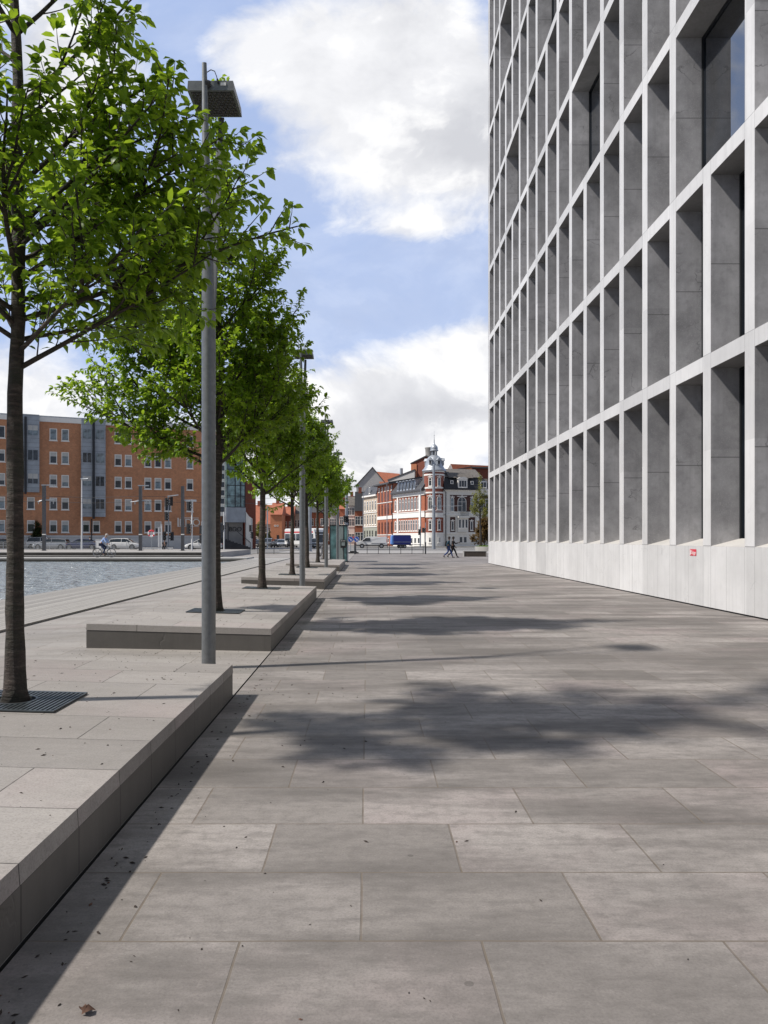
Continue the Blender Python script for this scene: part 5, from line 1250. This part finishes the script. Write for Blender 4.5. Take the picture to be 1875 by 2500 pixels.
    if bag:
        q=MB(); c=V['chest'].lerp(V['pelvis'],.35); q.hexa([(c.x-.34,-.14,c.z-.20),(c.x-.13,-.15,c.z-.22),(c.x-.13,.15,c.z-.22),(c.x-.34,.14,c.z-.20)],[(c.x-.28,-.12,c.z+.22),(c.x-.12,-.14,c.z+.25),(c.x-.12,.14,c.z+.25),(c.x-.28,.12,c.z+.22)]); b_=q.build('backpack',M[bag],o); m=b_.modifiers.new('edge','BEVEL'); m.width=.05; m.segments=3
    return o
def walk(step=.32,reach=None,lean=.03,arm=.22,flip=1):
    """mid-stride, left leg forward (flip -1: right leg forward)"""
    J={'pelvis':(0,0,.94),'chest':(lean,0,1.27),'neck':(lean+.02,0,1.47),'head':(lean+.05,0,1.63)}
    A,B=('L','R') if flip>0 else ('R','L'); ya,yb=(1,-1) if flip>0 else (-1,1)
    J.update({'hip'+A:(.0,.09*ya,.90),'knee'+A:(step*.62,.09*ya,.52),'ankle'+A:(step*1.02,.09*ya,.10),'toe'+A:(step*1.02+.17,.10*ya,.055),
              'hip'+B:(0,.09*yb,.90),'knee'+B:(-.02,.09*yb,.49),'ankle'+B:(-step*1.12,.09*yb,.17),'toe'+B:(-step*1.12+.13,.10*yb,.045),
              'shoulder'+A:(lean,.19*ya,1.40),'elbow'+A:(lean-arm*.6,.24*ya,1.13),'wrist'+A:(lean-arm*.7,.23*ya,.88),
              'shoulder'+B:(lean,.19*yb,1.40),'elbow'+B:(lean+arm*.3,.24*yb,1.12),'wrist'+B:(lean+arm*1.1,.22*yb,.90)})
    if reach: J.update({'elbow'+reach:(lean+.16,.23*(1 if reach=='L' else -1),1.16),'wrist'+reach:(lean+.42,.15*(1 if reach=='L' else -1),1.24)})
    return J
person('person in teal jacket and blue jeans walking across the far square',(XY(968.5,62.4),62.4,0),R(-6),walk(.34,flip=-1),'teal_cloth','jeans',skin='skin_dark',bag='black_cloth',coat=.06)
person('person all in black walking beside the other, holding out a phone',(XY(977.5,62.9),62.9,0),R(4),walk(.36,'R',flip=-1),'black_cloth','black_cloth',skin='skin_dark',coat=.10)
ph=MB(); ph.box(-.004,.004,-.036,.036,-.075,.075); q=ph.build('phone',M['iron']); q.location=(XY(977.5,62.9)+.57,62.9-.10,1.26); q.rotation_euler=(0,R(25),0); tag(q,'dark phone in the outstretched hand of the walker in black','phone')
# cyclist on the landing
cx,cyy=XY(225.5,59),59
bicycle('black upright bicycle ridden along the far side of the basin',(cx,cyy,.125),0)
person('cyclist in light blue shirt and navy trousers riding along the basin',(cx,cyy,.125),0,
  {'pelvis':(-.27,0,1.05),'chest':(-.02,0,1.40),'neck':(.09,0,1.56),'head':(.19,0,1.70),
   'hipL':(-.25,.09,1.0),'kneeL':(.12,.10,.78),'ankleL':(-.10,.11,.40+.12),'toeL':(.04,.11,.465),'hipR':(-.25,-.09,1.0),'kneeR':(.06,-.10,.62),'ankleR':(-.06,-.11,.235),'toeR':(.09,-.11,.19),
   'shoulderL':(.0,.19,1.47),'elbowL':(.20,.25,1.24),'wristL':(.27,.26,1.09),'shoulderR':(.0,-.19,1.47),'elbowR':(.18,-.25,1.22),'wristR':(.27,-.26,1.09)},'shirt_blue','navy_cloth',helmet=True)
# person on foot behind the navy car, person sitting on the long bench
person('person in white shirt walking behind the navy saloon car',(XY(195,104.6),104.6,.12),R(180),walk(.25),'white_cloth','black_cloth',coat=.03)
# ------------------------------------------------------------------ street furniture beyond the basin
M['pole_dark']=mat('dark_pole',(.055,.058,.066),.5,.2,5); M['pole_white']=mat('white_pole',(.70,.71,.72),.4,.08,4); M['pole_grey']=mat('grey_pole',(.30,.33,.37),.45,.12,3,metal=.2); M['rail_grey']=mat('galvanised_rail',(.42,.44,.46),.4,.1,6,metal=.4); M['rail_black']=mat('black_rail',(.03,.032,.036),.5,.2,6)
M['signal']=mat('signal_black',(.014,.014,.016),.55,.2,10); M['lens_dark']=mat('signal_lens',(.03,.035,.03),.2,.3,10); M['sign_blue']=mat('sign_blue',(.02,.09,.45),.4,.06,6); M['lifebuoy_red']=mat('lifebuoy_red',(.62,.035,.06),.5,.1,6)
cgp='dark catenary poles on the quay'
def wire_pole(u,Y,zt,label,kind):
    o=thing('catenary_pole',label,'pole',(XY(u,Y),Y,.465),0,cgp); h=zt-.465
    mb=MB(); mb.box(-.13,.13,-.13,.13,0,h); mb.box(-.22,.22,-.22,.22,0,.03); mb.build('mast',M['pole_dark'],o)
    a=MB()
    if kind!='lamps': tp_=MB(); tp_.box(-.22,1.05 if kind=='left' else .75,-.10,.10,h+.003,h+.09); tp_.build('top_plate',M['zinc'],o)
    za=h-1.35
    if kind!='lamps':
        a.tube([(-.9 if kind=='mid' else -.55,0,za-.10),(.0,-.02,za+.02),(.95,0,za)],.04,6); a.box(-.3,.95,-.05,.05,za+.02,za+.10)
        for x in (-.5,.55,.85): q_=MB(); q_.tube([(x,0,za-.04),(x,0,za-.32)],[.05,.03],6); q_.build('insulator',M['zinc'],o)
    else:
        a.box(.131,1.25,-.09,.09,za+.02,za+.12)
        for x in (.5,1.0): q_=MB(); q_.box(x-.2,x+.22,-.22,.22,za-.06,za+.019); q_.build('lamp_head',M['zinc'],o)
    a.build('bracket',M['zinc'],o)
    s_=MB(); s_.box(-.135,.135,-.135,.135,1.45,1.53); s_.build('band',M['trim'],o); return o
wire_pole(95.2,70,6.4,'dark catenary pole with bracket, left of the white lamp mast','left')
wire_pole(303.5,70,6.35,'dark catenary pole in the middle, bracket with insulators over the hatchback','mid')
wire_pole(394.6,70,6.35,'dark catenary pole carrying twin lamp heads, before the wall lettering','lamps')
for z,dy,x1,lab in ((4.95,0,-10,'thin dark tram wire strung between the poles, lower of two'),(5.45,.3,-2,'thin dark tram wire strung between the poles, upper of two')):
    mb=MB(); mb.tube([(-44,70+dy,z+.05),(XY(95,70),70+dy,z),((XY(95,70)+XY(303,70))/2,70+dy,z-.14),(XY(303,70),70+dy,z),(x1,86,z+.5)],.016,4); tag(mb.build('tram_wire',M['iron']),lab,'wire','tram wires')
def mast(u,Y,h,z0,label,r=.10,arm=0,name='lamp_mast',head=True):
    o=thing(name,label,'lamp mast',(XY(u,Y),Y,z0),0)
    mb=MB(); mb.tube([(0,0,0),(0,0,h)],[r,r*.6],10); mb.build('mast',M['pole_white'],o,smooth=True)
    if head: mb=MB(); mb.hexa([(-.12,-.15,h-.02),(arm,-.15,h+.04),(arm,.15,h+.04),(-.12,.15,h-.02)],[(-.12,-.13,h+.10),(arm,-.1,h+.13),(arm,.1,h+.13),(-.12,.13,h+.10)]); mb.build('luminaire',M['zinc'],o)
    return o
mast(176.8,96,8.9,.11,'slender white lamp mast before the central metal bay',.11,.8)
def signal_head(parent,x,z,y=-.12,n=3,turn=0):
    mb=MB(); mb.box(-.15,.15,-.14,.10,0,.30*n+.06)
    for k in range(n): mb.prism([(.11*math.cos(R(a)),.11*math.sin(R(a))+.18+.30*k) for a in range(0,181,20)]+[(.095*math.cos(R(a)),.095*math.sin(R(a))+.18+.30*k) for a in range(180,-1,-20)],'y',-.34,-.141)
    o=mb.build('signal_head',M['signal'],parent,loc=(x,y,z)); o.rotation_euler=(0,0,R(turn))
    for k in range(n):
        l=MB(); l.disc((0,-.145,.18+.30*k),.09,'y',14); l.build('lens',M['lens_dark'],o)
    return o
def signal_pole(u,Y,h,z0,label,heads,m='pole_white',arm=None,r=.075):
    o=thing('traffic_signal',label,'traffic light',(XY(u,Y),Y,z0),0,'traffic signals'); mb=MB(); mb.cyl(0,0,0,h,r,r*.9,10); mb.build('pole',M[m],o,smooth=True)
    for x,z,n,tn in heads: signal_head(o,x,z,-.02,n,tn)
    if arm: mb=MB(); mb.hexa([(-.1,-.12,h),(arm,-.12,h+.16),(arm,.12,h+.16),(-.1,.12,h)],[(-.1,-.1,h+.1),(arm,-.1,h+.25),(arm,.1,h+.25),(-.1,.1,h+.1)]); mb.build('lamp_head',M['zinc'],o)
    return o
signal_pole(364,86,6.1,.16,'grey signal mast with five dark heads, left of the wall lettering',[(-.24,5.0,3,60),(.36,5.1,3,-60),(-.26,3.45,3,60),(-.48,1.25,3,40),(.42,1.2,3,-40)],'pole_grey',1.1)
signal_pole(414.6,71.5,4.75,.465,'white signal mast with two heads, just left of the large lamp post',[(-.30,3.75,3,70),(-.34,1.55,3,70)])
signal_pole(436,88,3.4,.12,'low signal mast partly covered by the large lamp post',[(-.1,2.0,3,60),(-.1,.9,3,60)],'pole_grey')
signal_pole(484,104,5.2,.0,'white mast with small round top before the entrance stair, heads low',[(-.12,2.75,2,60)],r=.09)
signal_pole(543,112,4.5,.0,'grey signal mast with dark heads right of the stair wall',[(-.15,2.6,3,50),(.15,1.6,3,-50)],'pole_grey')
signal_pole(577.5,118,6.5,.0,'tall white mast right of the second tree trunk',[(-.45,2.5,3,50)],r=.11)
signal_pole(907,128,3.6,0,'grey signal mast with red rimmed head beside the trailer',[(-.1,2.2,3,30)],'pole_grey',r=.05)
signal_pole(919,101,3.7,0,'signal mast with dark head just left of the thick grey pole',[(-.28,2.35,2,50)],'pole_grey',r=.05)
signal_pole(747,112,5.6,0,'signal mast with stacked heads between kiosk and traffic signs',[(-.2,4.0,3,50),(.25,3.9,3,-50),(.25,1.9,3,-50)],'pole_grey')
# thick grey poles
def big_pole(u,Y,h,label,arm=False):
    o=thing('steel_pole',label,'pole',(XY(u,Y),Y,0),0,'thick grey steel poles'); mb=MB(); mb.tube([(0,0,0),(0,0,h*.5),(0,0,h)],[.27,.235,.17],18); mb.lathe([(0,h),(.17,h),(.12,h+.06),(0,h+.06)],14); mb.build('mast',M['pole_grey'],o,smooth=True)
    mb=MB(); mb.cyl(0,0,0,.04,.38,n=16); mb.build('foot',M['pole_grey'],o)
    if arm:
        mb=MB(); mb.tube([(.15,0,6.55),(4.4,0,6.62)],.035,6); mb.tube([(.2,0,5.5),(2.6,0,5.5)],.02,5); mb.box(-.27,.27,-.27,.27,6.4,6.7); mb.build('cross_arm',M['zinc'],o)
    return o
big_pole(937,118,12.9,'thick tapering grey pole standing before the round tower',True)
big_pole(669,95,11.5,'thick grey pole behind the third tree, base by the black railing')
big_pole(748.6,119,11.5,'thick grey pole rising behind the kiosk')
def slim_mast(u,Y,h,label,arm):
    o=thing('street_lamp',label,'street lamp',(XY(u,Y),Y,0),0,'slim street lamps along the side street'); mb=MB(); mb.tube([(0,0,0),(0,0,h)],[.09,.05],8); mb.tube([(0,0,h),(arm*.5,0,h+.12),(arm,0,h+.12)],.035,6); mb.build('mast',M['pole_grey'],o); mb=MB(); mb.box(min(arm*.6,arm*1.25),max(arm*.6,arm*1.25),-.12,.12,h+.06,h+.16); mb.build('luminaire',M['zinc'],o)
slim_mast(784.5,140,11,'slim street lamp before the cream house',-.9)
slim_mast(836,142,11.6,'slim street lamp before the arched brick town house',-.7)
slim_mast(908.5,136,10.9,'slim street lamp before the white pilaster of the villa',-1.0)

# railings
def railing(name,label,p0,p1,n,z,h,rails,m,r=.02,post=.028,group=None):
    a=math.atan2(p1[1]-p0[1],p1[0]-p0[0]); L=math.hypot(p1[0]-p0[0],p1[1]-p0[1]); o=thing(name,label,'railing',(p0[0],p0[1],z),a,group)
    for k in range(n+1): mb=MB(); mb.cyl(L*k/n,0,0,h,post,n=8); mb.build('post',M[m],o)
    for f in rails: mb=MB(); mb.tube([(-.04,0,h*f),(L+.04,0,h*f)],r,6); mb.build('rail',M[m],o)
    return o
railing('quay_railing','grey metal railing with five rails along the quay before the parked cars',(XY(-60,76),76),(XY(307,76.5),76.5),11,.465,.78,(.16,.36,.56,.76,.985),'rail_grey',.011,.026)
railing('plaza_railing','black railing with two rails beside the tree row',(-11.3,79.2),(-3.0,79.4),5,0,1.0,(.98,.10),'rail_black',.028,.03,'black railings at the edge of the square')
railing('plaza_railing','black railing with two rails between kiosk and walkers',(-1.2,79.4),(5.75,79.6),6,0,.98,(.97,.48,.04),'rail_black',.022,.03,'black railings at the edge of the square')
def bollard(x,y,h,label):
    o=MB(); o.cyl(0,0,0,h,.075,.07,12); o.lathe([(.07,h),(.05,h+.03),(0,h+.03)],12); q=o.build('bollard',M['rail_black'],smooth=True,loc=(x,y,0)); tag(q,label,'bollard','black bollards')
bollard(-1.3,78.6,1.15,'black bollard at left end of the railing, before the van'); bollard(5.95,79,1.2,'black bollard at right end of the railing, near the thick pole')
# lifebuoy on a post
o=thing('lifebuoy_stand','red and white lifebuoy on a thin post at the quay edge','lifebuoy',(XY(327.6,77),77,.465)); mb=MB(); mb.cyl(0,0,0,1.35,.022,n=8); mb.build('post',M['rail_grey'],o)
lb=MB(); n=32; m=10; vs=[];fs=[];ms=[]
for i in range(n):
    a=2*math.pi*i/n
    for j in range(m): b=2*math.pi*j/m; rr=.29+.085*math.cos(b); vs.append((rr*math.cos(a),.06*math.sin(b),rr*math.sin(a)))
for i in range(n):
    for j in range(m):
        lb.f.append((i*m+j,i*m+(j+1)%m,((i+1)%n)*m+(j+1)%m,((i+1)%n)*m+j)); dg=(i+.5)*360/n; lb.m.append(1 if (38<dg<142 or 200<dg<238 or 302<dg<340) else 0)
lb.v=vs; q=lb.build('ring',[M['pole_white'],M['lifebuoy_red']],o,smooth='all'); q.location=(0,-.07,1.62)
mb=MB(); mb.disc((0,-.02,1.62),.27,'y',24); mb.box(-.03,.03,-.01,.01,1.2,1.95); mb.build('back_plate',M['pole_white'],o)
# white equipment cabinet behind the cyclist
mb=MB(); mb.box(-.33,.33,-.2,.2,0,.98); mb.box(-.35,.35,-.22,.22,.982,1.02); q=mb.build('cabinet',M['pole_white'],loc=(XY(215,78),78,.465)); tag(q,'white equipment cabinet just behind the cyclist','cabinet')
# long white bench with a person sitting on it
Y=86; o=thing('long_bench','long pale bench with dark slatted seat behind the lifebuoy','bench',(XY(341,Y),Y,.16)); 
mb=MB(); mb.box(-1.75,1.75,-.22,.22,.44,.50); mb.build('seat',M['iron'],o); mb=MB(); mb.box(-1.78,1.78,-.24,-.21,.30,.435); mb.box(-1.78,1.78,.21,.24,.30,.435); mb.build('apron',M['pole_white'],o)
for x in (-1.6,-.5,.6,1.6): mb=MB(); mb.box(x-.03,x+.03,-.2,.2,0,.44); mb.build('leg',M['iron'],o)
person('person in dark coat sitting on the long pale bench',(XY(355.5,86),86.02,.16),R(-90),
  {'pelvis':(0,0,.60),'chest':(.0,0,.48),'neck':(.02,0,1.12),'head':(.05,0,1.28),'hipL':(.02,.10,.58),'kneeL':(.42,.11,.52),'ankleL':(.42,.11,.10),'toeL':(.57,.12,.05),'hipR':(.02,-.10,.58),'kneeR':(.42,-.11,.52),'ankleR':(.40,-.11,.10),'toeR':(.55,-.12,.05),
   'shoulderL':(0,.19,1.05),'elbowL':(.08,.24,.80),'wristL':(.28,.14,.70),'shoulderR':(0,-.19,1.05),'elbowR':(.08,-.24,.80),'wristR':(.28,-.14,.70)},'grey_cloth','grey_cloth',coat=.05)
for u,h,lab in ((343,2.7,'white post right of the lifebuoy, shorter of two'),(348.5,3.0,'thin pale post behind the bench, taller of two')):
    mb=MB(); mb.box(-.08,.08,-.05,.05,0,h); mb.box(-.10,.10,-.07,.07,h+.002,h+.05); tag(mb.build('marker_post',M['pole_white'],loc=(XY(u,88),88,.15)),lab,'post')
# kiosk
M['kiosk']=glass('kiosk_glass',(.10,.20,.21),.12); M['kiosk_side']=mat('kiosk_panel',(.50,.52,.52),.3,.12,2); M['mid_grey']=mat('kiosk_frosted',(.25,.30,.30),.35,.1,3)
o=thing('kiosk','teal glass kiosk with dark frame and a black terminal on its front','kiosk',(-1.9,51.0,0)); x0,x1,H,D=-.62,.57,2.46,2.3
mb=MB(); mb.box(x0+.04,x1-.04,.04,D-.04,.06,H-.04); mb.build('core',M['iron'],o)
mb=MB(); 
for a,b in ((x0,x0+.05),(x1-.05,x1),(.285,.325)): mb.box(a,b,-.012,.03,0,H)
mb.box(x0,x1,-.014,D,H-.035,H+.03); mb.box(x0,x1,-.01,.03,0,.06); mb.box(x0,x0+.05,D-.05,D,0,H-.04); mb.box(x1-.05,x1,D-.05,D,0,H-.04); mb.build('frame',M['iron'],o)
for a,b,m in ((x0+.055,-.16,'kiosk'),(-.155,.28,'mid_grey'),(.33,x1-.055,'kiosk')): mb=MB(); mb.box(a,b,.005,.036,.065,H-.045); mb.build('glass_panel',M[m],o)
mb=MB(); mb.box(x1-.035,x1-.004,.04,D-.06,.07,H-.05); mb.build('side_panel',M['kiosk_side'],o)
mb=MB(); mb.box(.11,.47,-.14,-.02,.96,1.50); tm=mb.build('terminal',M['signal'],o)
mb=MB(); mb.box(.18,.40,-.146,-.141,1.10,1.33); mb.build('screen',M['mid_grey'],tm); mb=MB()
for k in range(3): mb.box(.16+.10*k,.22+.10*k,-.147,-.142,1.40,1.44)
mb.build('label_strip',M['pole_white'],tm)
bicycle('black bicycle parked end on between the last trees and the kiosk',(-3.35,54.5,0),R(78))
# traffic signs at the railing
o=thing('traffic_sign','round blue keep right sign with white arrow on a dark foot','traffic sign',(XY(767.5,81),81,0)); mb=MB(); mb.cyl(0,0,0,1.9,.035,n=8); mb.build('post',M['zinc'],o); mb=MB(); mb.box(-.75,.35,-.3,.3,0,.16); mb.box(-.55,.15,-.22,.22,.16,.28); mb.build('foot',M['signal'],o)
def round_sign(o,x,y,z,r):
    mb=MB(); mb.lathe([(0,-.012),(r,-.012),(r,.012),(0,.012)],28); mb.xf(Matrix.Translation((x,y,z))@Matrix.Rotation(R(90),4,'X')); d=mb.build('disc',M['sign_blue'],o)
    mb=MB(); mb.wheel_ring((x,y-.014,z),r*.90,r*.97,.003,'y',28); mb.prism([(-.03,.2),(.03,.2),(.03,-.05),(.11,-.05),(0,-.2),(-.11,-.05),(-.03,-.05)],'y',-.004,.0); k=7
    mb.v[-14:]=[tuple(Matrix.Translation((x,y-.014,z))@Matrix.Rotation(R(-45),4,'Y')@Vector(v)) for v in mb.v[-14:]]; mb.build('arrow',M['white_paint'],d)
round_sign(o,.12,-.05,1.52,.30)
mb=MB(); mb.box(-.28,-.08,-.05,-.03,1.62,1.8); mb.build('red_plate',M['sign_red'],o)
o=thing('traffic_sign','partly hidden blue sign plate left of the keep right sign','traffic sign',(XY(757,82),82,0)); mb=MB(); mb.cyl(0,0,0,1.8,.035,n=8); mb.build('post',M['zinc'],o); round_sign(o,0,-.05,1.5,.30)
# low framed planter wall and round tree planter by the far corner of the office block
M['planter_wood']=mat('dark_planter',(.075,.06,.05),.8,.25,4,fine=20)
o=thing('planter_wall','low dark brown block with pale frame right of the walkers','planter',(9.37,67,0)); mb=MB(); mb.box(-.93,.93,0,.55,.02,.455); mb.build('core',M['planter_wood'],o); mb=MB(); mb.box(-1.0,-.935,-.02,.57,0,.47); mb.box(.935,1.0,-.02,.57,0,.47); mb.box(-1.0,1.0,-.02,.57,.458,.49); mb.build('frame',M['concrete'],o)
mb=MB(); mb.box(-.05,.05,-.05,.05,0,.48); tag(mb.build('low_post',M['concrete'],loc=(10.75,67.2,0)),'short pale post between the planter block and the office corner','post')
o=thing('tree_planter','round concrete planter with grass under the sparse young tree','planter',(XY(1060,99),99,0)); mb=MB(); mb.lathe([(2.0,0),(2.05,.56),(1.9,.57),(1.88,.46),(0,.5)],36); mb.build('wall',M['concrete'],o,smooth=True)
gl_=MB(); rg2=random.Random(9)
for i in range(900):
    a=rg2.uniform(0,6.28); r_=1.85*math.sqrt(rg2.random()); x,y=r_*math.cos(a),r_*math.sin(a); h=rg2.uniform(.1,.3); s=rg2.uniform(-.1,.1); gl_.add([(x-.03,y,.48),(x+.03,y,.48),(x+s,y+s,.48+h)],[(0,1,2)])
gl_.build('grass',M['leaf'],o,fix=False)['kind']='stuff'
ty=tree_meshes(71,9.4,.17,3.6,22,1.75,leafL=.15,leafW=.08,step=.20,lm='leaf_pale',dens=.6,sparse=1.0)
tree('young_tree','young tree with sparse yellowish leaves in the round planter','tree',ty,(XY(1038,99),99,.4),1.0)
hb=tree_meshes(83,6.2,.10,.5,26,2.2,leafL=.17,leafW=.10,step=.10,lm='leaf_rust',dens=1.0)
tree('bush','tall rusty brown bush behind the sparse young tree','bush',hb,(XY(1047,118),118,0),.4)
tree('bush','tall rusty brown bush half cut off by the office corner','bush',hb,(XY(1064,124),124,0),2.4,sc=1.1)
ts=tree_meshes(91,2.9,.06,.8,16,.85,leafL=.15,leafW=.09,step=.07,lm='leaf_dark',dens=1.6)
tree('small_tree','small dark street tree in front of the pale plinth, left of dark pole','tree',ts,(XY(80,107),107,.12),0,sc=1.25)
tp=tree_meshes(95,4.0,.07,1.2,16,1.2,leafL=.18,leafW=.10,step=.08,lm='leaf_pale',dens=1.2)
tree('small_tree','small yellow green tree in front of the rendered house','tree',tp,(XY(561,170),170,0),0,sc=1.3)
tree('small_tree','small dark conifer like bush beside the brick house doorway','tree',ts,(XY(581,184),184,0),2,sc=1.1)
